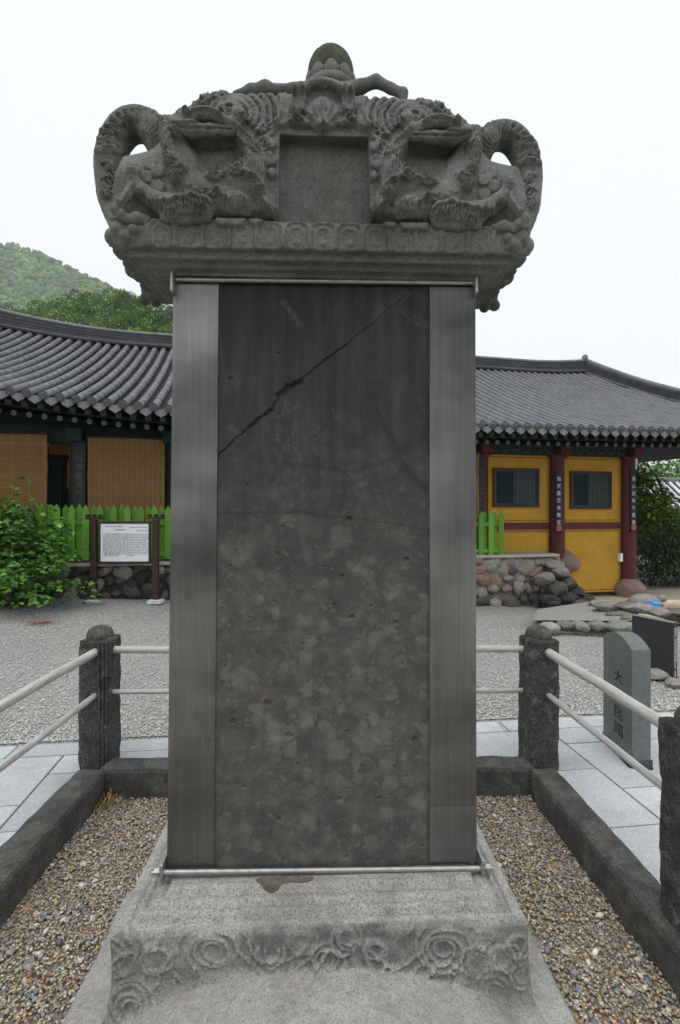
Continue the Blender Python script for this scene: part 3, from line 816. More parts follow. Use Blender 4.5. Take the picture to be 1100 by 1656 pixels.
# ---- the inscribed tablet with its steel cladding
tab = thing('stone_tablet', 'tall dark stone tablet with a diagonal crack between two steel strips', 'tablet', MO, MA)
zb, zt_ = .262, 2.655
def edge_u(px_top, px_bot, z_):
    # photograph edge lines at y = 460 and y = 1400
    a = ML(px_top, 460, 0); b = ML(px_bot, 1400, 0); return a[0] + (b[0] - a[0]) * (a[2] - z_) / (a[2] - b[2])
h = .004
us_ = np.arange(edge_u(346, 340, zb), edge_u(702, 702, zb), h); zs_ = np.arange(zb, zt_, h)
TU, TZ = np.meshgrid(us_, zs_, indexing='ij')
dep = np.zeros_like(TU, dtype=np.float32); stain = np.zeros_like(dep); chalk = np.zeros_like(dep); rust = np.zeros_like(dep)
def t2(pts): return [ML2(a, b, 0) for a, b in pts]
def jag(pts, amp=1.6, n=6, seed=1):
    rr = random.Random(seed); out = []
    for i in range(len(pts) - 1):
        for k in range(n):
            f = k / n; out.append((pts[i][0] + (pts[i + 1][0] - pts[i][0]) * f + rr.uniform(-amp, amp), pts[i][1] + (pts[i + 1][1] - pts[i][1]) * f + rr.uniform(-amp, amp)))
    out.append(pts[-1]); return out
def crack(pts, w, depth, st=0.0, stw=0, ch_=0.0, seed=1, amp=1.5):
    global dep, stain, chalk
    L = t2(jag(pts, amp, 6, seed)); d, _ = line_dist(TU.astype(np.float32), TZ.astype(np.float32), L)
    dep = np.maximum(dep, depth * np.clip(1 - (d / w) ** 1.5, 0, 1))
    if st: stain = np.maximum(stain, st * np.exp(-(d / stw) ** 2))
    if ch_: chalk = np.maximum(chalk, ch_ * np.exp(-(d / (stw or .01)) ** 2))
main = [(352, 738), (385, 705), (410, 684), (435, 664), (452, 640), (485, 617), (512, 592), (560, 557), (603, 521), (640, 490), (660, 473), (680, 456)]
crack(main[:8], .0040, .007, .35, .008, seed=2); crack(main[7:], .0028, .0036, .35, .006, .0, seed=22); crack(main[8:], .0026, .001, 0, .010, .22, seed=23)
crack([(405, 690), (425, 672), (440, 662)], .008, .012, seed=3); crack([(450, 640), (466, 625), (486, 616)], .012, .018, seed=4)
crack([(632, 492), (655, 505), (675, 520), (688, 526)], .0034, .004, 0, .012, .45, seed=5)
crack([(660, 473), (632, 492), (610, 510)], .003, .002, 0, .02, .35, seed=6)
crack([(688, 526), (690, 545)], .003, .002, seed=7)
crack([(610, 662), (622, 690), (640, 716), (645, 738), (662, 765), (690, 792)], .003, .0012, .55, .012, seed=8)
crack([(646, 738), (610, 752), (560, 764), (520, 755), (462, 750)], .003, .0008, .5, .010, seed=9)
crack([(556, 764), (555, 795), (549, 828)], .003, .0008, .45, .009, seed=10)
crack([(350, 831), (430, 829), (500, 830), (560, 838), (640, 848), (694, 858)], .0024, .0012, .35, .005, .0, seed=11)
crack([(385, 1025), (480, 1017), (560, 1017), (600, 1024), (650, 1040), (694, 1056)], .0024, .0004, .25, .005, seed=12)
crack([(372, 690), (386, 703)], .003, .003, 0, .009, .6, seed=13); crack([(458, 487), (472, 505), (486, 526)], .003, .002, 0, .010, .6, seed=14)
crack([(640, 648), (655, 605), (688, 665)], .002, .001, 0, .006, .15, seed=15)
rp = random.Random(5)
big = [(569, 998, 7), (582, 486, 6), (450, 572, 5), (565, 839, 7), (432, 1137, 8), (377, 1167, 7), (468, 1190, 7), (671, 1196, 8), (657, 905, 6), (553, 931, 5), (641, 1007, 6), (549, 1292, 6), (613, 1291, 5), (450, 1325, 5), (400, 785, 5), (373, 612, 5), (594, 1158, 5), (560, 1386, 6), (540, 978, 5), (516, 732, 4), (395, 1273, 6), (657, 1290, 4)]
for i in range(150): big.append((rp.uniform(354, 692), 830 + 560 * rp.random() if rp.random() < .8 else rp.uniform(480, 830), rp.uniform(1.6, 3.4)))
for (px, py, rr) in big:
    c = ML2(px, py, 0); rm = rr * .0023 * rp.uniform(.7, 1.2)
    i0 = int((c[0] - us_[0]) / h); j0 = int((c[1] - zs_[0]) / h); w_ = int(rm * 4 / h) + 2
    sl = (slice(max(0, i0 - w_), max(0, i0 + w_)), slice(max(0, j0 - w_), max(0, j0 + w_)))
    q = np.sqrt((TU[sl] - c[0]) ** 2 + ((TZ[sl] - c[1]) * 1.3) ** 2)
    if q.size == 0: continue
    dep[sl] = np.maximum(dep[sl], .7 * rm * np.clip(1 - (q / rm) ** 2, 0, 1) + .002 * np.clip(1 - (q / rm) ** 2, 0, 1))
    if py > 820 and rp.random() < .45: rust[sl] = np.maximum(rust[sl], .75 * np.exp(-(q / (rm * 1.15)) ** 2))
    else: chalk[sl] = np.maximum(chalk[sl], .7 * np.exp(-(q / (rm * 1.1)) ** 2))
for i in range(60):      # pale wash marks between y = 640 and 780
    px = rp.gauss(470, 16); py = rp.uniform(650, 800); c = ML2(px, py, 0); i0 = int((c[0] - us_[0]) / h); j0 = int((c[1] - zs_[0]) / h)
    rm = rp.uniform(.004, .011); w_ = int(rm * 3 / h) + 2; sl = (slice(max(0, i0 - w_), i0 + w_), slice(max(0, j0 - 3 * w_), j0 + 3 * w_))
    q = np.sqrt((TU[sl] - c[0]) ** 2 + ((TZ[sl] - c[1]) * .45) ** 2); chalk[sl] = np.maximum(chalk[sl], .38 * np.exp(-(q / rm) ** 2))
na, nb = TU.shape
V = np.stack([TU, dep, TZ], 2).reshape(-1, 3)
I, J = np.meshgrid(np.arange(na - 1), np.arange(nb - 1), indexing='ij'); I = I.ravel(); J = J.ravel()
F = np.stack([I * nb + J, (I + 1) * nb + J, (I + 1) * nb + J + 1, I * nb + J + 1], 1)
b = len(V); ul0, ul1, ur0, ur1 = edge_u(281, 271, zb) + .004, edge_u(281, 271, zt_) + .004, edge_u(768, 770, zb) - .004, edge_u(768, 770, zt_) - .004
bx = [(ul0, .032, zb), (ur0, .032, zb), (ur0, .22, zb), (ul0, .22, zb), (ul1, .032, zt_), (ur1, .032, zt_), (ur1, .22, zt_), (ul1, .22, zt_)]
BF = np.array([(0, 3, 2, 1), (4, 5, 6, 7), (0, 1, 5, 4), (1, 2, 6, 5), (2, 3, 7, 6), (3, 0, 4, 7)]) + b
pad = np.zeros(8)
me = mesh_np('slab', np.vstack([V, bx]), np.vstack([F, BF]), False, None, {'stain': np.r_[stain.ravel(), pad], 'chalk': np.r_[chalk.ravel(), pad], 'rust': np.r_[rust.ravel(), pad]})
link('slab', me, MAT['tablet'], tab)
def strip(pt0, pb0, pt1, pb1, za, zb_, d0, side, name='steel_strip'):
    """a folded plate: front leaf from one photograph edge line to the other, with a return along the tablet's side"""
    o0, o1, i0, i1 = edge_u(pt0, pb0, zb_), edge_u(pt0, pb0, za), edge_u(pt1, pb1, zb_), edge_u(pt1, pb1, za)
    m_ = MB()
    def pl(ax0, ax1, bx0, bx1, y0, y1):
        m_.add([(ax0, y0, zb_), (bx0, y0, zb_), (bx0, y1, zb_), (ax0, y1, zb_), (ax1, y0, za), (bx1, y0, za), (bx1, y1, za), (ax1, y1, za)],
               [(0, 3, 2, 1), (4, 5, 6, 7), (0, 1, 5, 4), (1, 2, 6, 5), (2, 3, 7, 6), (3, 0, 4, 7)])
    if side < 0: pl(o0, o1, i0, i1, d0, d0 + .007); pl(o0, o1, o0 + .0035, o1 + .0035, d0 + .008, .222)
    else: pl(i0, i1, o0, o1, d0, d0 + .007); pl(o0 - .0035, o1 - .0035, o0, o1, d0 + .008, .222)
    return m_.build(name, MAT['steel'], tab)
def pz(py): return ML(530, py, 0)[2]
strip(281, 271, 354, 347, pz(456), pz(1398), -.008, -1)
s1 = strip(768, 770, 694.5, 694, pz(461), pz(1320), -.0085, 1)
s2 = strip(768, 770, 694.5, 694, pz(1308), pz(1397), -.011, 1); s2['label'] = 'darker short steel plate at the foot'
for (xa, xb, ya) in ((694.5, 768, 1027),):
    a = ML(xa, ya, -.0087); b_ = ML(xb, ya, -.0087); m_ = MB(); m_.box(a[0] + .003, b_[0] - .003, -.0105, -.0087, a[2] - .0015, a[2] + .0015); m_.build('weld_line', MAT['steel'], tab)
sdk = MAT['steel'].copy(); sdk.name = 'steel_grimy'; sdk.node_tree.nodes['Principled BSDF'].inputs['Metallic'].default_value = .6; s2.data.materials[0] = sdk
def rod(p0, p1, r_, d):
    m_ = MB(); m_.tube([ML(*p0, d), ML(*p1, d)], r_, 12); m_.build('clamp_rod', MAT['steel_rod'], tab)
rod((257, 1411), (788, 1404), .0105, -.032); rod((284, 452), (767, 458), .0085, -.022)
for (px, py0, py1, w_) in ((263, 1394, 1424, 5), (779, 1386, 1416, 5), (279.5, 440, 474, 5), (769, 447, 476, 5)):
    a = ML(px, py1, -.03); c_ = ML(px, py0, -.03); m_ = MB(); wq = w_ * .0012
    m_.box(a[0] - wq, a[0] + wq, -.05, .05, a[2], c_[2], ch=.003); m_.build('clamp_plate', MAT['steel_rod'], tab)
for (px, py) in ((254, 1411), (789, 1404)):
    a = ML(px, py, -.032); m_ = MB(); m_.lathe([(.017, -.009), (.017, .009)], 6, M=Matrix.Translation(a) @ Matrix.Rotation(R(90), 4, 'Y'), smooth=False)
    m_.tube([(a[0] - .02, a[1], a[2]), (a[0] + .02, a[1], a[2])], .007, 8); m_.build('nut', MAT['steel_rod'], tab)

# ---- the dragon capstone
cap = thing('dragon_capstone', 'grey granite capstone carved with two facing dragons round an empty panel', 'capstone', MO, MA)
CM = .00236                                         # metres per photograph pixel at the capstone's face
rel = Relief(-1.0, 1.0, 2.55, 3.55, .004)
def both(fn, pts, *a, **k):
    """carve a stroke given in left-half photograph pixels on both halves"""
    q = [ML2(x_, y_) for x_, y_ in pts]; fn(q, *a, **k); fn([(-u_, z_) for u_, z_ in q], *a, **k)
def spir(px, py, rpx, h=.02, turns=1.5, ccw=1):
    c = ML2(px, py); rel.spiral(c, rpx * CM, h, turns, ccw); rel.spiral((-c[0], c[1]), rpx * CM, h, turns, -ccw, math.pi)
# jaw hollow
both(rel.fill, [(300, 218), (376, 218), (392, 246), (385, 262), (366, 270), (340, 268), (322, 255), (310, 238)], -.05, .016)
both(rel.fill, [(318, 255), (360, 268), (372, 300), (345, 300), (325, 285)], -.02, .014)
# mane: arcs over the head, strands swept back from the jaw
cz_ = (372, 188)
for i, rr in enumerate((22, 32, 42, 53, 64, 75)):
    pts = [(cz_[0] + rr * 1.05 * math.cos(R(a)), cz_[1] - rr * .78 * math.sin(R(a))) for a in range(165 - i * 8, -30 - i * 4, -12)]
    both(rel.ridge, smooth_line(pts, 2), 4.6 * CM, .019)
for i in range(7):
    o = i * 6.2
    both(rel.ridge, smooth_line([(372 + o * .45, 208 + o * .1), (385 + o * .8, 226 + o * .2), (397 + o * .85, 244 + o * .3), (402 + o * .7, 262 + o * .75), (396 + o * .8, 282 + o)], 4), 3.6 * CM, .017)
for i in range(5):
    o = i * 9
    both(rel.ridge, smooth_line([(398 + o * .5, 282 + o * .3), (410 + o * .6, 310), (424 + o * .45, 334 - o * .1), (438 + o * .25, 352 - o * .35)], 4), 4 * CM, .015)
for i in range(4):
    both(rel.ridge, smooth_line([(330 + 6 * i, 285 - 3 * i), (352 + 3 * i, 284 - 7 * i), (372, 266 - 6 * i)], 4), 3.2 * CM, .012)
spir(383, 272, 16, .03, 1.6, -1); spir(357, 254, 11, .012, 1.4); spir(436, 207, 10, .024, 1.4); spir(330, 157, 11, .022, 1.4); spir(372, 182, 13, .02, 1.5, -1)
spir(313, 150, 5, .01)
# scalloped border beside the panel and feather fan below it
for (a, b) in (((440, 236), 10), ((437, 262), 13), ((441, 283), 9)):
    both(lambda q, r_=b: rel.boss(q[0], r_ * CM, .022), [a])
for i in range(5):
    both(rel.ridge, smooth_line([(404 + 5 * i, 300 + 4 * i), (416 + 5 * i, 322 + 3 * i), (430 + 3 * i, 344 + 2 * i), (444, 358)], 3), 5 * CM, .013)
for (a, b) in (((372, 312), 9), ((386, 318), 9), ((402, 326), 10), ((418, 338), 10)):
    both(lambda q, r_=b: rel.boss(q[0], r_ * CM, .014), [a])
# little masks on the lotus band
for (a, b, hh) in (((384, 340), 30, .026), ((382, 356), 22, .022)): both(lambda q, r_=b, h_=hh: rel.boss(q[0], r_ * CM, h_), [a])
for i in range(5): both(rel.ridge, smooth_line([(358 + 9 * i, 326), (352 + 10 * i, 338), (352 + 10 * i, 352)], 3), 3 * CM, .010)
spir(361, 365, 10, .045, 1.2); spir(415, 363, 11, .045, 1.2, -1)
for (cx9, cy9, r9) in ((322, 300, 15), (350, 322, 13), (338, 282, 12), (408, 300, 9), (424, 322, 9), (396, 345, 9), (320, 172, 9), (352, 160, 8), (292, 184, 8), (410, 182, 9), (425, 170, 8), (428, 190, 7)): spir(cx9, cy9, r9, .012, 1.5, 1 if cx9 % 2 else -1)
for i in range(6): both(rel.ridge, smooth_line([(318 + 5 * i, 315 + i), (330 + 6 * i, 306 + 2 * i), (346 + 5 * i, 309 + 3 * i), (356 + 4 * i, 318 + 4 * i)], 4), 2.8 * CM, .009)
for i in range(5): both(rel.ridge, smooth_line([(408 + 6 * i, 222 + 8 * i), (420 + 4 * i, 214 + 9 * i), (432 + 2 * i, 220 + 9 * i)], 4), 2.8 * CM, .009)
# palmette over the panel
for (a, b, hh) in (((522, 188), 30, .022), ((522, 176), 13, .024), ((505, 186), 12, .022), ((540, 186), 12, .022), ((494, 200), 10, .02), ((551, 200), 10, .02), ((522, 200), 15, .022)):
    rel.boss(ML2(*a), b * CM, hh)
for px in (482, 566):
    rel.boss(ML2(px, 176), 15 * CM, .026); rel.boss(ML2(px + (4 if px < 500 else -4), 162), 12 * CM, .024); rel.spiral(ML2(px, 199), 11 * CM, .034, 1.4)
rel.ridge([ML2(*q) for q in smooth_line([(478, 162), (496, 147), (512, 141), (532, 141), (550, 147), (566, 162)], 4)], 7 * CM, .045)
for k in range(7): rel.ridge([ML2(522, 214), ML2(522 + 34 * math.sin((k - 3) * .42), 214 - 40 * math.cos((k - 3) * .42))], 3 * CM, .010)
for (a, b, hh) in (((243, 264), 13, .010), ((256, 280), 12, .016), ((238, 288), 12, .010), ((256, 304), 13, .016), ((220, 272), 12, .008), ((262, 322), 10, .012)): both(lambda q, r_=b, h_=hh: rel.boss(q[0], r_ * CM, h_), [a])
for k in range(-8, 9):
    uc_ = k * .1
    for (w2, zt9, hh) in ((.047, 2.790, .006), (.032, 2.768, .005)):
        arc = [(uc_ - w2, 2.688), (uc_ - w2, 2.688 + (zt9 - 2.688) * .55), (uc_ - w2 * .8, zt9 - .010), (uc_, zt9), (uc_ + w2 * .8, zt9 - .010), (uc_ + w2, 2.688 + (zt9 - 2.688) * .55), (uc_ + w2, 2.688)]
        rel.ridge(smooth_line(arc, 3), .0062, hh)
    rel.boss((uc_, 2.712), .014, .005)
# folds on the shoulder between head and panel
for i in range(4): both(rel.ridge, smooth_line([(452 + 9 * i, 152 + 3 * i), (458 + 9 * i, 172 + 3 * i), (452 + 8 * i, 196), (440 + 6 * i, 208)], 4), 4.5 * CM, .013)
for i in range(9): both(rel.ridge, [(268 + 12 * i, 190 - 5.2 * i + 8), (276 + 12 * i, 182 - 4.8 * i)], 5 * CM, .014)

H0 = .0055
fld = Field((-.93, -.25, 2.60), (.93, .48, 3.60), H0)
x, y, z = fld.grid((slice(None),) * 3); ax = fld.ax
iu = np.clip(np.round((ax[0] - rel.u[0]) / rel.h).astype(int), 0, len(rel.u) - 1); iz = np.clip(np.round((ax[2] - rel.z[0]) / rel.h).astype(int), 0, len(rel.z) - 1)
Hh = rel.H[np.ix_(iu, iz)]
half = [(522, 130), (490, 136), (470, 146), (440, 150), (410, 151), (398, 152), (345, 152), (325, 158), (300, 172), (275, 186), (262, 197), (256, 238), (246, 250), (200, 258), (186, 295), (180, 345), (188, 372), (195, 380), (522, 384)]
left = [ML2(a, b, -.02) for a, b in half]; poly = left[::-1] + [(-u_, z_) for u_, z_ in left[1:-1]]
PS = poly_sd(ax[0][:, None], ax[2][None, :], poly)
zc = ax[2][None, :]; uc = ax[0][:, None]
edge = np.clip(-PS, 0, .2)
Ft = -.160 + .106 * smoothstep(2.92, 3.40, zc) + .05 * np.exp(-edge / .03) + .05 * smoothstep(.35, .9, np.abs(uc))
nzv = np.array([[mnoise.noise(Vector((a * 9, 3, b * 9))) * .007 for b in ax[2][::3]] for a in ax[0][::3]], dtype=np.float32)
nzv = np.repeat(np.repeat(nzv, 3, 0), 3, 1)[:len(ax[0]), :len(ax[2])]
def plane12(u_, d_, z_):
    X_ = MO.x + u_ * mc - d_ * ms; Y_ = MO.y + u_ * ms + d_ * mc; k_ = X_ / Y_; m_q = (z_ - CAM_H) / Y_
    Yp = (-.12 + .07 * ms + 2.1 * mc) / (mc - ms * k_); return (k_ * Yp + .07) * mc + (Yp - 2.1) * ms, CAM_H + m_q * Yp
ul_, zl_ = plane12(-np.abs(uc) + 0 * zc, Ft, zc + 0 * uc); ul_ = np.where(uc < 0, ul_, -ul_)
Hs = rel.H[np.clip(np.round((ul_ - rel.u[0]) / rel.h).astype(int), 0, len(rel.u) - 1), np.clip(np.round((zl_ - rel.z[0]) / rel.h).astype(int), 0, len(rel.z) - 1)]
Fr = Ft - Hs * smoothstep(0, .012, -PS) + nzv
Bk = .22 - Ft * .9 + nzv * 1.5 - .018 * np.abs(np.sin(uc * 14) * np.sin(zc * 17))
body = smax(smax(Fr[:, None, :] - y, y - Bk[:, None, :], .02), (PS + nzv * .6)[:, None, :], .035)
# recessed panel
ua, ub = ML2(452, 290)[0], ML2(597, 290)[0]; zp0, zp1 = ML2(522, 365)[1], ML2(522, 216)[1]
pan = np.maximum(np.maximum(np.abs(x - (ua + ub) / 2) - (ub - ua) / 2, np.abs(z - (zp0 + zp1) / 2) - (zp1 - zp0) / 2), np.maximum(y + .048, -.4 - y))
lobe = (Hs > .012) & (zc > zp1 - .03)
pan = np.where(lobe[:, None, :] & (np.abs(uc) < .11)[:, :, None], .05, pan)
body = np.maximum(body, -pan)
# lotus band and the stepped underside
def bx(hw_, d0, d1, z0, z1, rr=.0):
    return np.sqrt(np.maximum(np.abs(x) - hw_ + rr, 0) ** 2 + np.maximum(np.abs(y - (d0 + d1) / 2) - (d1 - d0) / 2 + rr, 0) ** 2 + np.maximum(np.abs(z - (z0 + z1) / 2) - (z1 - z0) / 2 + rr, 0) ** 2) + np.minimum(np.maximum(np.maximum(np.abs(x) - hw_ + rr, np.abs(y - (d0 + d1) / 2) - (d1 - d0) / 2 + rr), np.abs(z - (z0 + z1) / 2) - (z1 - z0) / 2 + rr), 0) - rr
pw = .1
ph = np.abs(((ax[0] / pw + .5) % 1) - .5) * pw                            # distance to petal centre
band_z = (ax[2][None, :] - 2.69) / .085
lip = .026 * np.clip(1 - (ph[:, None] / (.047 * np.sqrt(np.clip(1.15 - band_z * .55, .05, 1)))) ** 4, 0, 1) - .010 * np.exp(-((ph[:, None] - .027) / .005) ** 2) - .007 * np.exp(-((ph[:, None] - .012) / .004) ** 2)
wc = np.where(np.abs(x) > .7, .0, 1)
band = bx(.80, -.166, .372, 2.685, 2.79, .008)
Hb = np.where(zc < 2.80, Hh, 0); band = np.maximum(band, (-.144 - Hb * 1.25)[:, None, :] - y)
phy = np.abs(((ax[1] / pw + .2) % 1) - .5) * pw
lip2 = .020 * np.clip(1 - (phy[:, None] / (.047 * np.sqrt(np.clip(1.15 - band_z * .55, .05, 1)))) ** 4, 0, 1)
band = np.maximum(band, np.abs(x) - .80 + (.020 - lip2)[None, :, :])
st = np.minimum(np.minimum(bx(.745, -.115, .335, 2.660, 2.70, .006), bx(.705, -.075, .295, 2.644, 2.68, .005)), bx(.665, -.035, .255, 2.632, 2.66, .004))
body = np.minimum(body, np.minimum(band, st) + .25 * nzv[:, None, :])
fld.f[:] = body.astype(np.float32)
# crest: crouching limbs beside the pearl
def D3(px, py, d): return ML(px, py, d)
fld.chain([D3(545, 156, .05), D3(580, 142, .04), D3(608, 131, .03)], [.034, .026, .023], .02)
fld.chain([D3(608, 131, .03), D3(632, 143, .02), D3(650, 151, .0)], [.023, .019, .020], .012); fld.chain([D3(652, 151, -.005), D3(652, 163, -.01)], [.022, .016], .01)
fld.chain([D3(505, 154, .05), D3(475, 147, .04), D3(444, 145, .03)], [.030, .024, .022], .02); fld.ball(D3(430, 143, .03), .028, .014); fld.chain([D3(428, 144, .03), D3(406, 146, .02), D3(380, 152, .03)], [.026, .020, .012], .02)
fld.chain([D3(490, 156, .08), D3(556, 156, .08)], [.05, .05], .03); fld.chain([D3(505, 150, .14), D3(565, 150, .14)], [.05, .05], .03)
# corner clouds at the band's four corners and along its sides
for sx in (-1, 1):
    for (px, py, d, r_) in ((193, 372, -.14, .03), (182, 383, -.135, .024), (200, 396, -.13, .026), (215, 372, -.15, .02), (203, 384, -.15, .022)):
        q = D3(px, py, d); fld.ball((sx * -abs(q[0]), q[1], q[2]), r_, .012)
    for i in range(7):
        fld.ball((sx * (.795 + .012 * math.sin(i * 2.3)), -.09 + i * .075, 2.745 + .02 * math.sin(i * 1.7)), .034, .012)
    for (du, dz, r_) in ((0, 0, .034), (.03, -.022, .026), (-.02, -.032, .024), (.015, .03, .03)): fld.ball((sx * (.80 + du), .365, 2.715 + dz), r_, .012)
link('cloud_body', fld.mesh('cloud_body'), MAT['cap_granite'], cap)

# the two dragons
def dragon(sx):
    f = Field((-.94, -.30, 2.62), (-.30, .16, 3.36), .0045)
    def c(pts, rs, k=.012, sub=False): f.chain([ML(*p) for p in pts], [q * CM for q in rs], k, sub)
    def b(p, r_, k=.008, sub=False): f.ball(ML(*p), r_ * CM, k, sub)
    hole = sx > 0
    lp = [(192, 366, -.09), (184, 335, -.05), (178, 300, -.01), (178, 262, .01), (187, 228, .03), (205, 206, .04), (224, 201, .04), (243, 208, .03), (256, 226, .0), (262, 250, -.01), (266, 280, -.02)]
    sm = smooth_line(lp, 3); rs = np.interp(np.linspace(0, 1, len(sm)), [0, .12, .3, .5, .65, .8, 1], [14, 21, 25, 27, 27, 24, 17] if not hole else [13, 20, 23, 24, 23, 19, 15])
    c([tuple(q) for q in sm], list(rs), .006)
    # breast, neck
    c([(270, 200, -.05), (278, 235, -.075), (288, 268, -.09), (302, 296, -.10), (322, 318, -.10), (345, 330, -.09)], [13, 16, 20, 27, 30, 26], .02)
    # belly and haunch with its fringe
    c([(345, 335, -.09), (310, 340, -.11), (275, 335, -.12), (250, 326, -.125), (232, 312, -.135), (218, 298, -.14)], [24, 24, 19, 16, 13, 10], .012)
    c([(218, 299, -.14), (213, 282, -.145), (209, 264, -.14)], [11, 9, 5], .008)
    c([(217, 298, -.145), (206, 316, -.16), (194, 332, -.165), (186, 338, -.165)], [8.5, 7.5, 7, 7], .008); c([(186, 338, -.165), (196, 347, -.165), (206, 355, -.15)], [7.5, 8, 6], .006)
    c([(204, 356, -.15), (222, 353, -.15), (238, 356, -.14)], [8, 9, 7], .008)
    c([(262, 336, -.145), (285, 336, -.155), (312, 334, -.155), (338, 338, -.145)], [12, 17, 18, 13], .012)
    c([(268, 352, -.15), (300, 352, -.155), (335, 352, -.15)], [9, 11, 9], .012)
    # head thrown back: long lower jaw, snout, brow, ear, teeth
    c([(276, 193, -.13), (288, 203, -.145), (310, 210, -.155), (340, 211, -.155), (376, 213, -.14)], [6, 9.5, 10.5, 9, 7], .012)
    c([(276, 192, -.13), (274, 190, -.13)], [5, 3], .008)
    c([(290, 196, -.12), (312, 188, -.14), (335, 187, -.15), (352, 190, -.15), (372, 198, -.145), (384, 196, -.135)], [9, 11, 10, 9, 7, 6], .012)
    b((301, 182, -.145), 6.5, .006); b((300, 180.5, -.162), 2.6, .003, True)
    c([(318, 181, -.15), (330, 180, -.155), (344, 184, -.155)], [4, 5, 4], .006)
    c([(384, 197, -.13), (385, 186, -.135), (381, 176, -.13)], [8, 10, 6], .008); c([(379, 190, -.165), (379, 182, -.165)], [3, 3], .004, True)
    c([(376, 200, -.13), (396, 190, -.10), (404, 200, -.09), (400, 216, -.10)], [6, 9, 12, 9], .02)
    c([(322, 203.5, -.185), (338, 201.5, -.19), (352, 203, -.185)], [3.2, 3.6, 2.6], .003, True)
    for (px, py, q) in ((333, 203.5, 1.6), (345, 204.5, 2.2), (350, 200, 2)): c([(px, py + 2, -.165), (px + .6, py - 2.5, -.167)], [q, q * .5], .002)
    c([(300, 200.5, -.17), (318, 198.5, -.176), (322, 203, -.172)], [1.6, 1.8, 1.4], .003)
    V, Q = surface_nets(f.f, f.lo, f.h)
    # surface carving pressed along the viewing depth
    D_ = Relief(140, 440, -420, -120, 1.1)
    def L_(pts, n_=4): return [(p[0], -p[1]) for p in smooth_line(pts, n_)]
    def rg_(pts, w_, h_): D_.ridge(L_(pts), w_, h_)
    def sp(px, py, r_, h_=.016, t_=1.5, cc=1): D_.spiral((px, -py), r_, h_, t_, cc, px)
    for i in range(3, len(sm) - 2):
        p0 = np.array(sm[i][:2]); tg = np.array(sm[i + 1][:2]) - np.array(sm[i - 1][:2]); tg /= np.linalg.norm(tg) + 1e-6; nm = np.array([-tg[1], tg[0]]); r0 = rs[i]
        for o_ in (0, .5):
            q0 = p0 + tg * o_ * 9
            if i > 9: rg_([tuple(q0 - nm * r0 * .98), tuple(q0 - nm * r0 * .4 + tg * 4), tuple(q0 + nm * r0 * .4 + tg * 5), tuple(q0 + nm * r0 * .98)], 3.0, .009)
        q1 = p0 + nm * r0 * (.72 if i > 4 else .6)
    for i in range(2, 9):
        p0 = np.array(sm[i * 2][:2]); p1 = np.array(sm[i * 2 + 1][:2]); rg_([tuple(p0 + np.array([10, 0])), tuple((p0 + p1) / 2 + np.array([4, -5])), tuple(p1 + np.array([-12, 2]))], 3.2, .010)
    sp(180, 224, 10); sp(209, 199, 9, .015, 1.4, -1); sp(172, 316, 10); sp(178, 272, 8, .012)
    for r_ in (14, 20): rg_([(180 - r_, 224 + 3), (180 - r_ * .6, 224 - r_ * .8), (180 + r_ * .5, 224 - r_ * .8), (180 + r_, 224 - 2)], 2.6, .008)
    for i in range(4): rg_([(168 + 5 * i, 296 - 6 * i), (176 + 5 * i, 304 - 6 * i), (186 + 4 * i, 300 - 5 * i)], 3, .009)
    sp(273, 242, 9, .014); sp(284, 290, 10, .016)
    for r_ in (14, 19, 24, 29): rg_([(284 - r_, 292), (284 - r_ * .75, 290 - r_ * .7), (284, 290 - r_), (284 + r_ * .7, 290 - r_ * .7)], 2.6, .008)
    for i in range(5): rg_([(266 + 3 * i, 252 + 5 * i), (276 + 4 * i, 250 + 5 * i), (286 + 4 * i, 256 + 5 * i)], 2.6, .007)
    for i in range(4):
        for j in range(3): rg_([(300 + 11 * i - 3 * j, 296 + 11 * j + 5 * i), (305 + 11 * i - 3 * j, 301 + 11 * j + 5 * i), (310 + 11 * i - 3 * j, 297 + 11 * j + 5 * i)], 1.8, .004)
    sp(331, 341, 10, .022, 1.3); sp(280, 347, 10, .022, 1.3, -1); sp(228, 311, 8, .016); sp(255, 333, 9, .018)
    for i in range(7): rg_([(288 + 6 * i, 322 + abs(i - 3)), (289 + 6 * i, 332), (292 + 5 * i, 346)], 2.6, .010)
    rg_([(258, 330), (266, 322), (276, 325), (286, 318), (298, 321), (310, 315), (322, 320), (334, 320), (343, 330)], 3.0, .014)
    for i in range(5): rg_([(236 + 7 * i, 316 + 3.4 * i), (240 + 7 * i, 326 + 3 * i), (238 + 7 * i, 338 + 2 * i)], 2.6, .008)
    rg_([(216, 296), (208, 309), (197, 326), (188, 337)], 2.6, .006)
    for i in range(3): rg_([(206 + 2 * i, 270 + 7 * i), (211, 273 + 7 * i), (216, 270 + 7 * i)], 2, .005)
    # head: lip line, brow, nostril wing, cheek
    D_.ridge(L_([(279, 196), (292, 203), (312, 206), (340, 205.5), (374, 207)]), 2.2, -.012, True)
    rg_([(284, 200), (298, 197), (318, 195), (342, 194), (364, 199)], 2.2, .007); rg_([(312, 178), (328, 175), (344, 178), (356, 184)], 3.0, .010); sp(301, 181, 7, .014, 1.1)
    for i in range(5): rg_([(322 + 9 * i, 184), (326 + 9 * i, 189), (324 + 9 * i, 193)], 2.0, .006)
    for i in range(4): rg_([(392 + 4 * i, 182 + i), (396 + 3 * i, 196), (394 + 3 * i, 212)], 2.6, .008)
    me_t = mesh_np('t', V, Q); nrm = np.empty(len(V) * 3, dtype=np.float32); me_t.vertices.foreach_get('normal', nrm); nrm = nrm.reshape(-1, 3); bpy.data.meshes.remove(me_t)
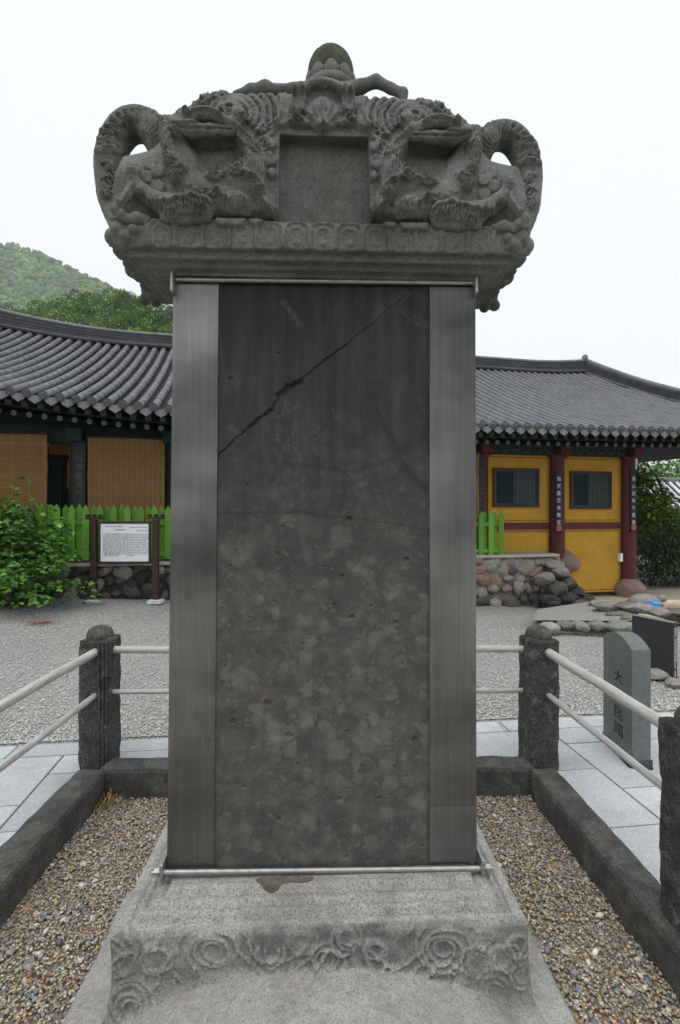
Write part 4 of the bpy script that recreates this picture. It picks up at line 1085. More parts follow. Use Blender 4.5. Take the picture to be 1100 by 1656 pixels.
    wx_ = MO.x + V[:, 0] * mc - V[:, 1] * ms; wy_ = MO.y + V[:, 0] * ms + V[:, 1] * mc; vpx = 550 + FPX * wx_ / wy_; vpz = -(828 - FPX * (V[:, 2] - CAM_H) / wy_)
    iu_ = np.clip(np.round((vpx - D_.u[0]) / D_.h).astype(int), 0, len(D_.u) - 1); iz_ = np.clip(np.round((vpz - D_.z[0]) / D_.h).astype(int), 0, len(D_.z) - 1)
    V[:, 1] -= 1.3 * D_.H[iu_, iz_] * smoothstep(.1, .5, -nrm[:, 1])
    V = V + np.array([mnoise.noise_vector(Vector(p) * 24)[:] for p in V]) * .0022
    if sx > 0: V = V * np.array([-1, 1, 1]); Q = Q[:, ::-1]
    o = link('dragon', mesh_np('dragon', V, Q, True), MAT['cap_granite'], cap)
    return o
dragon(-1); dragon(1)
# pearl on a lotus collar at the crest
pc = ML(535, 128, .14); pc = (pc[0], pc[1], pc[2] - .034)
m_ = MB(); prof = [(.085, -.02), (.096, .0), (.1, .03), (.1, .06), (.095, .09), (.083, .118), (.064, .14), (.04, .154), (.015, .160), (.002, .161)]
m_.lathe(prof, 32); pearl = m_.build('pearl', MAT['moss_pearl'], cap, (pc[0], pc[1], pc[2] - .005 + .0))
for k in range(10):
    a = 2 * math.pi * k / 10 + .31; V, F = ico(2); pv = []
    for p in V:
        q = Vector(p); w_ = (1 - .45 * max(0, q.z)); pv.append((q.x * .035 * w_, q.y * .011, q.z * .034))
    o = link('lotus_petal', mesh_np('lotus_petal', pv, F, True), MAT['cap_granite'], cap, (pc[0] + .100 * math.cos(a), pc[1] + .100 * math.sin(a), pc[2] + .004), (0, 0, a + math.pi / 2))
m_ = MB(); m_.lathe([(.116, -.06), (.114, -.03), (.108, -.012), (.095, -.006)], 28); m_.build('collar', MAT['cap_granite'], cap, pc)

# ---- pebbles in the bed (kept off the stone shell)
n = 72000
Xp = np.random.uniform(-1.52, 1.36, n); Yp = np.random.uniform(.85, 3.34, n)
ru = (Xp - MO.x) * mc + (Yp - MO.y) * ms; rd = -(Xp - MO.x) * ms + (Yp - MO.y) * mc
keep = (shell_z(ru, rd) < -.125) & ~((np.abs(ru) < .6) & (rd > .1)) & (Xp < 1.22 + .035 * (3.36 - Yp) + .02); Xp, Yp = Xp[keep], Yp[keep]; n = len(Xp)
iv, if_ = ico(1); NV = len(iv)
s_ = .0042 + .0032 * np.random.rand(n) + np.where(np.random.rand(n) < .012, .007, 0) + np.where(np.random.rand(n) < .002, .012, 0)
el = np.stack([1 + .5 * np.random.rand(n), .7 + .4 * np.random.rand(n), .45 + .3 * np.random.rand(n)], 1)
P0 = iv[None] * (s_[:, None] * el)[:, None, :] * (1 + .25 * (np.random.rand(n, NV, 1) - .5))
an = np.random.rand(n) * 6.28; ti = (np.random.rand(n) - .5) * 1.2
x = P0[:, :, 0] * np.cos(an)[:, None] - P0[:, :, 1] * np.sin(an)[:, None]; y = P0[:, :, 0] * np.sin(an)[:, None] + P0[:, :, 1] * np.cos(an)[:, None]; z = P0[:, :, 2] + x * np.tan(ti * .6)[:, None]
und = np.array([mnoise.noise(Vector((a * 3, b * 3, 0))) * .012 for a, b in zip(Xp, Yp)])
zc = -.134 + und + np.random.rand(n) * .012
Vp = np.stack([x + Xp[:, None], y + Yp[:, None], z + zc[:, None]], 2).reshape(-1, 3)
pal = np.array([(.46, .31, .17), (.38, .22, .10), (.56, .45, .31), (.34, .32, .28), (.24, .25, .25), (.17, .18, .19), (.58, .54, .47), (.28, .14, .07), (.42, .35, .25)])
ch_ = np.random.choice(len(pal), n, p=[.20, .07, .16, .16, .13, .09, .06, .03, .10]); grey = s_ > .0115
ch_[grey] = np.random.choice([4, 5, 3, 6], grey.sum())
pal = pal * .78 + pal.mean(1, keepdims=True) * .20
tone = pal[ch_] * (1 + .16 * np.random.randn(n, 1)).clip(.5, 1.6)
me = mesh_np('pebbles', Vp, (if_[None] + NV * np.arange(n)[:, None, None]).reshape(-1, 3), True, np.repeat(tone, NV, 0))
tag(link('pebbles', me, MAT['pebble']), kind='stuff')

# ================================================================ THE HALL behind
hall = thing('temple_hall', 'long low temple hall with grey tiled roof and yellow walls behind the tablet', 'temple hall', HO, HA)
S0, S1 = -9.0, 12.2
TE, TR = -1.37, 4.22                                 # eave line and ridge line
S_END = 8.74                                         # where the main ridge stops and the hip ridge starts down
def up_e(s): return .0122 * max(0, -(s + 1)) ** 2 + .0022 * max(0, s - 2) ** 2
def up_r(s): return (.030 * max(0, -(s + 4.2)) ** 2 if s < -4.2 else 0) + (.035 * max(0, s - 6.7) ** 2 if s > 6.7 else 0)
ZE, ZR = 3.20, 5.86
def roof_z(s, t):
    w = (t - TE) / (TR - TE); w = min(max(w, -.05), 1.0)
    base = ZE + (ZR - ZE) * (.80 * w + .20 * w * w)
    return base + up_e(s) * (1 - w) ** 1.2 + up_r(min(s, S_END)) * w * .8
def hip_t(s):                                       # upper end of the roof slope beyond the ridge's end
    d = max(0, s - S_END)                             # steep descending ridge first, then the corner ridge out to the eave
    return TR - d * 6.2 if d < .5 else TR - 3.1 - (d - .5) * .85
PITCH = .2195; NR = int((S1 - S0) / PITCH)
SS0 = HS(225, TE) - 40 * PITCH
rolls = [SS0 + i * PITCH for i in range(110) if S0 < SS0 + i * PITCH < S1]
TL = .33; RR = .060
def roll_mesh(name, L=TL, seg=9):
    V = []; F = []
    prof = [(0, 1.0), (.012, 1.05), (L * .94, .97), (L, .90)]
    for (q, r_) in prof:
        for k in range(seg):
            a = math.pi * (-.08 + 1.16 * k / (seg - 1)); V.append((RR * r_ * math.cos(a), q, RR * r_ * math.sin(a)))
    for i in range(len(prof) - 1):
        for k in range(seg - 1): F.append((i * seg + k + 1, i * seg + k, (i + 1) * seg + k, (i + 1) * seg + k + 1))
    F.append(tuple(range(seg)))
    me = bpy.data.meshes.new(name); me.from_pydata(V, [], F); me.update()
    me.polygons.foreach_set('use_smooth', [True] * (len(F) - 1) + [False]); return me
tile_me = roll_mesh('cover_tile'); tile_me.materials.append(MAT['roof_tile'])
tv = np.array([v.co[:] for v in tile_me.vertices]); tf = [list(p.vertices) for p in tile_me.polygons]
slots = []
for s in rolls:
    tmax = min(TR - .03, hip_t(s)); tcur = TE - .085; k = 0
    while tcur < tmax - .05:
        z0 = roof_z(s, tcur); z1 = roof_z(s, tcur + .3); sl_ = (z1 - z0) / .3; ln = TL / math.sqrt(1 + sl_ * sl_)
        ds = 0
        M_ = Matrix.Translation((s + random.uniform(-.003, .003), tcur, z0 + .055 + random.uniform(-.002, .003))) @ Matrix.Rotation(math.atan(sl_) , 4, 'X') @ Matrix.Rotation(random.uniform(-.006, .006), 4, 'Z')
        Yd = HY(s, tcur); px = 550 + FPX * (s * hc - tcur * hs) / Yd
        slots.append((Yd + (0 if -30 < px < 278 else 60), M_)); tcur += ln * .985
slots.sort(key=lambda q: q[0])
for _, M_ in slots[:290]:
    o = link('cover_tile', tile_me, None, hall); o.matrix_local = M_
Vb = []; Fq = []; Ft_ = []
b = 0
for _, M_ in slots[290:]:
    A = np.array(M_.to_3x3()); T = np.array(M_.translation); Vb.append(tv @ A.T + T)
    for f in tf: (Fq if len(f) == 4 else Ft_).append([b + i for i in f])
    b += len(tv)
o = link('cover_tiles', mesh_np('cover_tiles', np.vstack(Vb), [np.array(Fq), np.array(Ft_)], True), MAT['roof_tile'], hall); o['kind'] = 'stuff'
# pan tiles: short concave courses stepping up between the rolls
Vb = []; Fb = []; b = 0; PS_ = .115
for s in rolls:
    sc_ = s + PITCH / 2; tmax = min(TR - .02, hip_t(sc_)); tcur = TE - .06
    while tcur < tmax:
        t2_ = min(tcur + PS_, tmax + .02); zA, zB = roof_z(sc_, tcur), roof_z(sc_, t2_)
        prof = [(-.5, .012), (-.25, -.012), (0, -.022), (.25, -.012), (.5, .012)]
        for (q, dz) in prof: Vb.append((sc_ + q * PITCH, tcur, zA + dz + .034))
        for (q, dz) in prof: Vb.append((sc_ + q * PITCH, t2_ + .03, zB + dz - .012))
        for (q, dz) in prof: Vb.append((sc_ + q * PITCH, tcur + .004, zA + dz + .018))
        for i in range(4): Fb += [(b + i, b + i + 1, b + 6 + i, b + 5 + i), (b + 10 + i, b + 11 + i, b + 1 + i, b + i), (b + 5 + i, b + 6 + i, b + 11 + i, b + 10 + i)]
        b += 15; tcur += PS_
o = link('pan_tiles', mesh_np('pan_tiles', Vb, np.array(Fb), False), MAT['pan'], hall); o['kind'] = 'stuff'
# roof deck under the tiles, the far slope and the side slope
m_ = MB(); ns = 40
ss = [S0 + (S1 - S0) * i / ns for i in range(ns + 1)]
for dz, fl in ((-.075, 0),):
    g_ = [[(s, t_, roof_z(s, t_) + dz) for t_ in [TE + .02 + (max(TE + .1, min(TR, hip_t(s))) - TE) * j / 8 for j in range(9)]] for s in ss]
    V = [p for r_ in g_ for p in r_]; F = [(i * 9 + j, (i + 1) * 9 + j, (i + 1) * 9 + j + 1, i * 9 + j + 1) for i in range(ns) for j in range(8)]
    m_.add(V, F)
    m_.add([(s, 2 * TR - t_, z_) for (s, t_, z_) in V], [f[::-1] for f in F])
m_.build('roof_deck', MAT['roof_dark'], hall)
# eave tiles: round roll ends and pointed drip tiles
m_ = MB(); m_.lathe([(.064, 0), (.064, .012), (.05, .013), (.048, .009), (.012, .009), (.01, .013)], 16, M=Matrix.Rotation(R(90), 4, 'X'), smooth=False)
end_me = m_.mesh('end_tile'); end_me.materials.append(MAT['end_tile'])
m_ = MB(); out = [(-.10, .038), (-.05, .010), (0, .0), (.05, .010), (.10, .038), (.098, -.035), (.080, -.072), (.038, -.100), (0, -.128), (-.038, -.100), (-.080, -.072), (-.098, -.035)]
nn = len(out); m_.add([(a, 0, c_) for a, c_ in out] + [(a, .014, c_ + .004) for a, c_ in out], [tuple(range(nn)), tuple(range(nn, 2 * nn))[::-1]] + [(i, nn + i, nn + (i + 1) % nn, (i + 1) % nn) for i in range(nn)])
drip_me = m_.mesh('drip_tile'); drip_me.materials.append(MAT['drip'])
# rafters: square flying rafters with a painted square, round rafters with a painted flower
m_ = MB(); m_.box(-.047, .047, 0, 1.1, -.047, .047, 0); m_.box(-.036, .036, -.004, .0, -.036, .036, 1); m_.box(-.027, .027, -.007, -.003, -.027, .027, 0); m_.box(-.010, .010, -.010, -.006, -.010, .010, 1)
sq_me = m_.mesh('square_rafter'); sq_me.materials.append(MAT['dancheong']); sq_me.materials.append(MAT['dancheong_light'])
m_ = MB(); m_.tube([(0, 0, 0), (0, 1.5, .0)], .052, 10, 0)
for k in range(6):
    a = k * math.pi / 3 + .2; cxx, czz = .028 * math.cos(a), .028 * math.sin(a)
    m_.add([(cxx + .015 * math.cos(a + b_), -.004, czz + .013 * math.sin(a + b_)) for b_ in (0, 1.05, 2.1, 3.14, 4.2, 5.24)], [(0, 1, 2, 3, 4, 5)], 1)
m_.add([(.009 * math.cos(b_), -.006, .009 * math.sin(b_)) for b_ in (0, 1.05, 2.1, 3.14, 4.2, 5.24)], [(0, 1, 2, 3, 4, 5)], 2)
rd_me = m_.mesh('round_rafter'); [rd_me.materials.append(MAT[q]) for q in ('dancheong', 'petal_white', 'pink')]
slope0 = math.atan((roof_z(0, TE + .6) - roof_z(0, TE)) / .6)
for s in rolls:
    if s > 9.6: continue
    z_ = roof_z(s, TE)
    o = link('end_tile', end_me, None, hall, (s, TE - .085, z_ + .045), (slope0 * .4, 0, 0))
    o = link('drip_tile', drip_me, None, hall, (s + PITCH / 2, TE - .062, z_ + .012), (-.12, 0, 0))
    o = link('square_rafter', sq_me, None, hall, (s + PITCH * .5, -1.2, 3.11 + up_e(s)), (R(8), 0, 0))
    o = link('round_rafter', rd_me, None, hall, (s + .03, -.76, 3.035 + up_e(s) * .92), (R(12), 0, 0))
m_ = MB()
for i in range(ns):
    sa, sb = ss[i], ss[i + 1]
    if sa > 9.7: continue
    ea, eb = up_e(sa), up_e(sb)
    def strip_(t0, t1, za, zb2, mi):
        m_.add([(sa, t0, za + ea), (sb, t0, za + eb), (sb, t1, za + eb), (sa, t1, za + ea), (sa, t0, zb2 + ea), (sb, t0, zb2 + eb), (sb, t1, zb2 + eb), (sa, t1, zb2 + ea)],
               [(0, 3, 2, 1), (4, 5, 6, 7), (0, 1, 5, 4), (1, 2, 6, 5), (2, 3, 7, 6), (3, 0, 4, 7)], mi)
    strip_(-1.30, -1.22, 3.165, 3.20, 0); strip_(-.86, -.80, 3.10, 3.135, 0)
    m_.add([(sa, -1.29, 3.20 + ea), (sb, -1.29, 3.20 + eb), (sb, .3, 3.55 + eb * .5), (sa, .3, 3.55 + ea * .5)], [(0, 1, 2, 3)], 0)
m_.build('eave_board', MAT['dancheong'], hall)
# ridge: stacked courses of thin tiles with rounded caps
def ridge_run(pts, hts, name, n=8, w0=.15):
    """pts = base line of the ridge; courses stacked to the given height"""
    m2 = MB()
    for k in range(n):
        f0, f1 = k / n, (k + .82) / n; w_ = w0 * (1.0 if k % 2 == 0 else .93)
        V = []; F = []
        for i, (p, hh) in enumerate(zip(pts, hts)):
            d = (Vector(pts[min(i + 1, len(pts) - 1)]) - Vector(pts[max(i - 1, 0)])); d.z = 0; d.normalize(); nn_ = Vector((-d.y, d.x, 0))
            for sg, f in ((-1, f0), (1, f0), (1, f1), (-1, f1)): V.append(Vector(p) + nn_ * sg * w_ + Vector((0, 0, .06 + f * hh)))
        for i in range(len(pts) - 1):
            for a in range(4): F.append((i * 4 + a, i * 4 + (a + 1) % 4, (i + 1) * 4 + (a + 1) % 4, (i + 1) * 4 + a))
        F += [(0, 1, 2, 3), tuple(len(V) - 4 + q for q in (3, 2, 1, 0))]; m2.add(V, F)
    V = [Vector(p) + Vector((0, 0, .06)) for p in pts]
    core = []; F = []
    for i, (p, hh) in enumerate(zip(pts, hts)):
        d = (Vector(pts[min(i + 1, len(pts) - 1)]) - Vector(pts[max(i - 1, 0)])); d.z = 0; d.normalize(); nn_ = Vector((-d.y, d.x, 0))
        for sg, zz_ in ((-1, 0), (1, 0), (1, hh), (-1, hh)): core.append(Vector(p) + nn_ * sg * w0 * .8 + Vector((0, 0, .0 + zz_)))
    for i in range(len(pts) - 1):
        for a in range(4): F.append((i * 4 + a, i * 4 + (a + 1) % 4, (i + 1) * 4 + (a + 1) % 4, (i + 1) * 4 + a))
    F += [(0, 1, 2, 3), tuple(len(core) - 4 + q for q in (3, 2, 1, 0))]
    m2.add(core, F)
    o_ = m2.build(name, MAT['roof_dark'], hall)
    c_ = MB(); c_.tube([Vector(p) + Vector((0, 0, .075 + hh)) for p, hh in zip(pts, hts)], .07, 10); c_.build('cap_roll', MAT['roof_tile'], o_)
    c_ = MB()
    for sg in (-1, 1):
        q = []
        for i, p in enumerate(pts):
            d = (Vector(pts[min(i + 1, len(pts) - 1)]) - Vector(pts[max(i - 1, 0)])); d.z = 0; d.normalize(); q.append(Vector(p) + Vector((-d.y, d.x, 0)) * sg * (w0 + .035) + Vector((0, 0, .055)))
        c_.tube(q, .055, 8)
    c_.build('base_roll', MAT['roof_dark'], o_); return o_
sr = [S0 + (S_END - S0) * i / 44 for i in range(45)]
ridge_run([(s, TR, ZR + up_r(s) * .8 + .0) for s in sr], [.30 + up_r(s) * .2 for s in sr], 'main_ridge', 9)
hp = [S_END - .02 + .52 * i / 16 for i in range(17)] + [S_END + .5 + 2.7 * i / 10 for i in range(1, 11)]
ridge_run([(s, hip_t(s) + .02, roof_z(s, hip_t(s)) + .03) for s in hp], [.27 + .06 * max(0, 1 - (s - S_END) / .3) for s in hp], 'hip_ridge', 8)
m_ = MB(); zt2 = ZR + up_r(S_END) * .8
m_.box(S_END - .04, S_END + .05, TR - .17, TR + .17, zt2 + .02, zt2 + .40, ch=.01)
m_.lathe([(.09, 0), (.10, .06), (.085, .14), (.05, .19), (.01, .205)], 12, M=Matrix.Translation((S_END - .02, TR, zt2 + .40)))
m_.build('ridge_end_tile', MAT['drip'], hall)
# side slope right of the hip ridge
V = []; F = []
for i in range(11):
    s = S_END + 3.2 * (i / 10) ** 2
    V += [(s, hip_t(s), roof_z(s, hip_t(s))), (S1 + .6, hip_t(s) + .2, ZE + .2), (s, 2 * TR - hip_t(s), roof_z(s, hip_t(s)))]
for i in range(10): F += [(3 * i, 3 * i + 1, 3 * i + 4, 3 * i + 3), (3 * i + 1, 3 * i + 2, 3 * i + 5, 3 * i + 4)]
link('side_roof', mesh_np('side_roof', V, np.array(F)), MAT['roof_dark'], hall)
# columns on natural stone bases
cols = [6.52, 4.74, 2.95, .75, -1.25, -3.12, -4.66, -6.9]
for i, s in enumerate(cols):
    zb_ = {0: .18, 1: .74}.get(i, .86)
    m_ = MB(); m_.tube([(s, 0, zb_), (s, 0, 1.7), (s, 0, 2.92)], [.17, .166, .158], 20); m_.build('column', MAT['wood_red'] if s > 2 else MAT['wood_dark'], hall)
    m_ = MB(); m_.box(s - .12, s + .12, -.34, .2, 2.90, 3.12, 0, ch=.01); m_.box(s - .2, s + .2, -.14, .14, 2.86, 2.93, 0, ch=.008); m_.build('bracket', MAT['wood_red'] if s > 2 else MAT['dancheong'], hall)
for i, (s, w_, h_, z_, t_) in enumerate(((6.55, .36, .42, -.22, -.02), (4.98, .30, .40, .42, .02))):
    V, F = rock_verts(41 + i, 3, .18); V = V * np.array([w_, .34, h_ * .62]) + np.array([s, t_, z_ + h_ * .5])
    link('base_stone', mesh_np('base_stone', V, F, True), MAT['boulder'], hall)
m_ = MB(); q_ = HS(1003.5, -.16); m_.box(q_ - .035, q_ + .035, -.20, -.12, HZ(1003, 908, -.16), HZ(1003, 895, -.16), ch=.006); m_.build('socket_box', MAT['white_panel'], hall)
m_ = MB(); q_ = HS(1028, -.25); m_.tube([(q_, -.27, HZ(1028, 752, -.25)), (q_, -.27, HZ(1028, 742, -.25))], .022, 8); m_.build('lamp_tube', MAT['white_panel'], hall)
# painted beam above the walls
m_ = MB(); m_.box(S0, 6.7, -.10, .12, 2.90, 3.16, 0); m_.box(S0, 6.7, .13, .2, 3.1, 3.5, 0); m_.build('beam', MAT['dancheong'], hall)
for i in range(3):
    sa, sb = cols[i + 1] if i < 2 else cols[i + 1], cols[i]
    for k in range(6):
        c_ = sa + .25 + (sb - sa - .5) * k / 5; m2 = MB()
        for rr_ in (.10, .065):
            pts = [(c_ + rr_ * math.cos(a), -.105, 3.03 + rr_ * .95 * math.sin(a)) for a in np.linspace(0, 2 * math.pi, 13)]; m2.tube(pts, .006, 4, cap=False)
        m2.build('beam_ornament', MAT['dancheong_light'], hall)
# yellow walls, rails and windows
zr0, zr1 = 1.335, 1.475
def wall_panel(s0, s1, z0, z1, lines=True):
    m2 = MB(); m2.box(s0, s1, .02, .14, z0, z1, 0); o_ = m2.build('wall_panel', MAT['yellow'], hall)
    if lines:
        m3 = MB(); q = .05; w_ = .006
        for (a, b_, c_, d_) in ((s0 + q, s1 - q, z1 - q - w_, z1 - q + w_), (s0 + q, s1 - q, z0 + q - w_, z0 + q + w_), (s0 + q - w_, s0 + q + w_, z0 + q + w_, z1 - q - w_), (s1 - q - w_, s1 - q + w_, z0 + q + w_, z1 - q - w_)):
            m3.box(a, b_, .0165, .0195, c_, d_)
        m3.build('border_line', MAT['ink'], o_)
        m3 = MB(); q = .018
        m3.box(s0, s1, .0165, .0195, z1 - q, z1); m3.box(s0, s0 + q, .0165, .0195, z0 + q, z1 - q - .001); m3.box(s1 - q, s1, .0165, .0195, z0 + q, z1 - q - .001); m3.box(s0, s1, .0165, .0195, z0, z0 + q - .001)
        m3.build('edge_band', MAT['yellow_trim'], o_)
    return o_
for (sa, sb, zlow) in ((cols[2] + .15, cols[1] - .14, .80), (cols[1] + .14, cols[0] - .15, -.05)):
    wall_panel(sa, sb, zr1 + .001, 2.90); wall_panel(sa, sb, zlow, zr0 - .001)
    m2 = MB(); m2.box(sa, sb, -.03, .12, zr0, zr1, 0, ch=.004); m2.build('wall_rail', MAT['wood_red'], hall)
for (pa, pb, ya, yb) in ((797.5, 872, 757, 820), (922.5, 989, 762, 823)):
    s0, s1 = HS(pa, -.01), HS(pb, -.01); z1, z0 = HZ((pa + pb) / 2, ya, -.01), HZ((pa + pb) / 2, yb, -.01)
    w = bpy.data.objects.new('window', None); COL.objects.link(w); w.parent = hall
    m2 = MB(); q = .035
    m2.box(s0, s1, -.03, .018, z1 - q, z1); m2.box(s0, s1, -.03, .018, z0, z0 + q); m2.box(s0, s0 + q, -.03, .018, z0 + q, z1 - q); m2.box(s1 - q, s1, -.03, .018, z0 + q, z1 - q)
    m2.build('window_frame', MAT['wood_red'], w)
    m2 = MB(); m2.box(s0 + q, s1 - q, .010, .0165, z0 + q, z1 - q); m2.build('pane', MAT['dark_gap'], w)
    mid = s0 + (s1 - s0) * .47
    for (a, b_, papered) in ((s0 + q, mid, 0), (mid, s1 - q, 1)):  # the right sash is the one backed with paper
        m2 = MB(); e_ = .045; y0_, y1_ = -.018 + .006 * papered, .006
        m2.box(a, b_, y0_, y1_, z1 - q - e_, z1 - q, 0); m2.box(a, b_, y0_, y1_, z0 + q, z0 + q + e_, 0); m2.box(a, a + e_, y0_, y1_, z0 + q + e_, z1 - q - e_, 0); m2.box(b_ - e_, b_, y0_, y1_, z0 + q + e_, z1 - q - e_, 0)
        nb_ = 13
        for k in range(1, nb_): c_ = a + e_ + (b_ - a - 2 * e_) * k / nb_; m2.box(c_ - .005, c_ + .005, y0_ + .006, y1_ - .002, z0 + q + e_, z1 - q - e_, 0)
        for k in (list(range(1, 17)) if not papered else [2, 3, 4, 8, 9, 13, 14, 15]):
            c_ = z0 + q + e_ + (z1 - z0 - 2 * q - 2 * e_) * k / 17; m2.box(a + e_, b_ - e_, y0_ + .009, y1_ - .001, c_ - .004, c_ + .004, 0)
        m2.build('sash', MAT['teal'], w)
        if papered: m2 = MB(); m2.box(a + e_, b_ - e_, .0065, .0095, z0 + q + e_, z1 - q - e_); m2.build('paper_pane', MAT['paper'], w)
# set-back timber wall behind the blinds on the left
m_ = MB(); m_.box(S0, cols[2] - .1, .95, 1.1, .8, 2.95, 0); m_.box(S0, cols[2], -.2, 1.0, .82, .88, 0); m_.build('timber_wall', MAT['wood_dark'], hall)
m_ = MB(); m_.box(cols[2] - .06, cols[2] + .06, .16, 1.1, .8, 2.95); m_.box(cols[0] - .02, cols[0] + .1, .0, 6.5, -.3, 3.2); m_.box(cols[2], cols[0], 6.4, 6.5, -.3, 3.2); m_.build('end_wall', MAT['yellow'], hall)
s0, s1 = HS(80, .93), HS(113, .93)
m_ = MB(); m_.box(s0, s1, .92, .948, HZ(97, 735, .93), HZ(97, 711, .93)); m_.build('cream_panel', MAT['yellow_trim'], hall)
m_ = MB(); m_.box(HS(109, .93), HS(118, .93), .92, .948, HZ(113, 790, .93), HZ(113, 746, .93)); m_.build('cream_panel', MAT['yellow_trim'], hall)
s0, s1 = HS(72, .93), HS(100, .93); m_ = MB(); z0, z1 = .95, HZ(86, 745, .93)
m_.box(s0, s1, .91, .948, z1 - .06, z1); m_.box(s0, s0 + .05, .91, .948, z0, z1 - .06); m_.box(s1 - .05, s1, .91, .948, z0, z1 - .06)
for k in range(1, 9): c_ = s0 + .05 + (s1 - s0 - .1) * k / 9; m_.box(c_ - .006, c_ + .006, .925, .947, z0, z1 - .06)
for k in range(1, 22): c_ = z0 + (z1 - z0) * k / 22; m_.box(s0 + .05, s1 - .05, .93, .946, c_ - .005, c_ + .005)
m_.build('lattice_door', MAT['teal'], hall)
m_ = MB(); m_.box(HS(272, .5), HS(285, .5), .48, .52, .9, 2.45); m_.build('pale_door', MAT['paper'], hall)

# calligraphy boards hung on the columns
FONT_OK = True
def text(body, size, loc, rot, mat, parent, name='lettering', extrude=.001, align='CENTER', spacing=1.0, lines=1.0, ay='CENTER'):
    c = bpy.data.curves.new(name, 'FONT'); c.body = body; c.size = size; c.align_x = align; c.align_y = ay; c.extrude = extrude
    c.space_character = spacing; c.space_line = lines; c.resolution_u = 3
    tmp = bpy.data.objects.new(name, c); COL.objects.link(tmp); c.materials.append(mat)
    me = bpy.data.meshes.new_from_object(tmp.evaluated_get(bpy.context.evaluated_depsgraph_get())); bpy.data.objects.remove(tmp); bpy.data.curves.remove(c)
    if not me.materials: me.materials.append(mat)
    o_ = link(name, me, None, parent, loc, rot); return o_
def couplet(s, t_, z0, z1, w_, chars, label, size, ztop, zbot, rosette=True):
    o_ = thing('calligraphy_board', label, 'calligraphy board', HW(s, t_, z0), HA, 'calligraphy boards on the hall columns')
    m2 = MB(); m2.box(-w_ / 2, w_ / 2, 0, .03, 0, z1 - z0, 0, ch=.004); m2.build('board', MAT['board_black'], o_)
    for i, ch_ in enumerate(chars):
        zz_ = ztop + (zbot - ztop) * i / max(1, len(chars) - 1) - z0
        text(ch_, size, (0, -.002, zz_), (R(90), 0, 0), MAT['brush_white' if rosette else 'brush_grey'], o_, 'character')
    if rosette:
        m2 = MB(); 
        for k in range(8):
            a = k * math.pi / 4; m2.add([(.045 * math.cos(a) + .024 * math.cos(b_), -.005, .045 + .045 * math.sin(a) + .024 * math.sin(b_) - .02) for b_ in np.linspace(0, 5.5, 8)], [tuple(range(8))])
        m2.lathe([(.026, 0), (.026, .004)], 12, M=Matrix.Translation((0, -.006, .025)) @ Matrix.Rotation(R(90), 4, 'X')); m2.build('rosette', MAT['pink'], o_)
        m2 = MB(); m2.box(-w_ * .62, w_ * .62, -.01, .04, -.075, -.045, ch=.004); m2.build('ledge', MAT['wood_dark'], o_)
def cz(px, py, t_): return HZ(px, py, t_)
couplet(HS(904, -.2), -.2, cz(904, 858, -.2) + .03, cz(904, 762, -.2), .135, '海天廣茫本無言', 'black board of white brush characters on the red column between two yellow walls', .105, cz(904, 775, -.2), cz(904, 845, -.2))
couplet(HS(1025, -.2), -.2, cz(1025, 857, -.2) + .03, cz(1025, 758, -.2), .135, '雲山說有千萬事', 'black board of white brush characters on the last red column by the trees', .10, cz(1025, 775, -.2), cz(1025, 845, -.2))
couplet(HS(128, -.2), -.2, cz(128, 850, -.2), cz(128, 712, -.2), .20, '行李整漢方上', 'black board of faint characters between the two bamboo blinds', .125, cz(128, 742, -.2), cz(128, 812, -.2), False)
couplet(HS(778.5, -.17), -.17, cz(778, 850, -.17), cz(778, 735, -.17), .12, '神光不昧大主心自', 'black board half hidden behind the edge of a blind, by the lime fence end', .095, cz(778, 763, -.17), cz(778, 826, -.17), False)

# bamboo blinds under the eave
def blind(s0, s1, z0, z1, t_, label, grid):
    o_ = thing('bamboo_blind', label, 'bamboo blind', HW(s0, t_, z0), HA, 'bamboo blinds under the eave'); m2 = MB(); n_ = int((z1 - z0) / .0155); rr = random.Random(int(s0 * 100))
    for i in range(n_):
        zz_ = (z1 - z0) * i / n_; d = .012 * math.sin(zz_ * 5 + s0); a = rr.uniform(0, .015); w2 = s1 - s0
        m2.box(a, w2 - rr.uniform(0, .015), d, d + .009, zz_ + rr.uniform(0, .002), zz_ + .0125)
    b_ = m2.build('slats', MAT['bamboo'], o_); b_['kind'] = 'stuff'
    m2 = MB(); w2 = s1 - s0; n_ = 14 if grid else 6
    for k in range(n_ + 1):
        xk = .03 + (w2 - .06) * k / n_; m2.tube([(xk, -.004 + .012 * math.sin(zz_ * 5 + s0), zz_) for zz_ in np.linspace(0, z1 - z0, 8)], .0035, 4)
    m2.build('cord', MAT['string'], o_)
    m2 = MB(); m2.box(-.02, w2 + .02, -.01, .03, z1 - z0, z1 - z0 + .04, ch=.006); m2.build('head_rail', MAT['wood_dark'], o_)
blind(HS(-95, -.25), HS(77, -.25), .9, cz(40, 702, -.25), -.25, 'brown bamboo blind behind the leafy shrub, left of the lattice door', False)
blind(HS(141, -.25), HS(267, -.25), 1.6, cz(200, 709, -.25), -.25, 'brown bamboo blind with a net of pale cords above the notice board', True)
blind(1.0, HS(775.5, -.25), .95, cz(774, 733, -.25), -.25, 'bamboo blind showing a narrow strip beside the tablet edge and yellow wall', True)

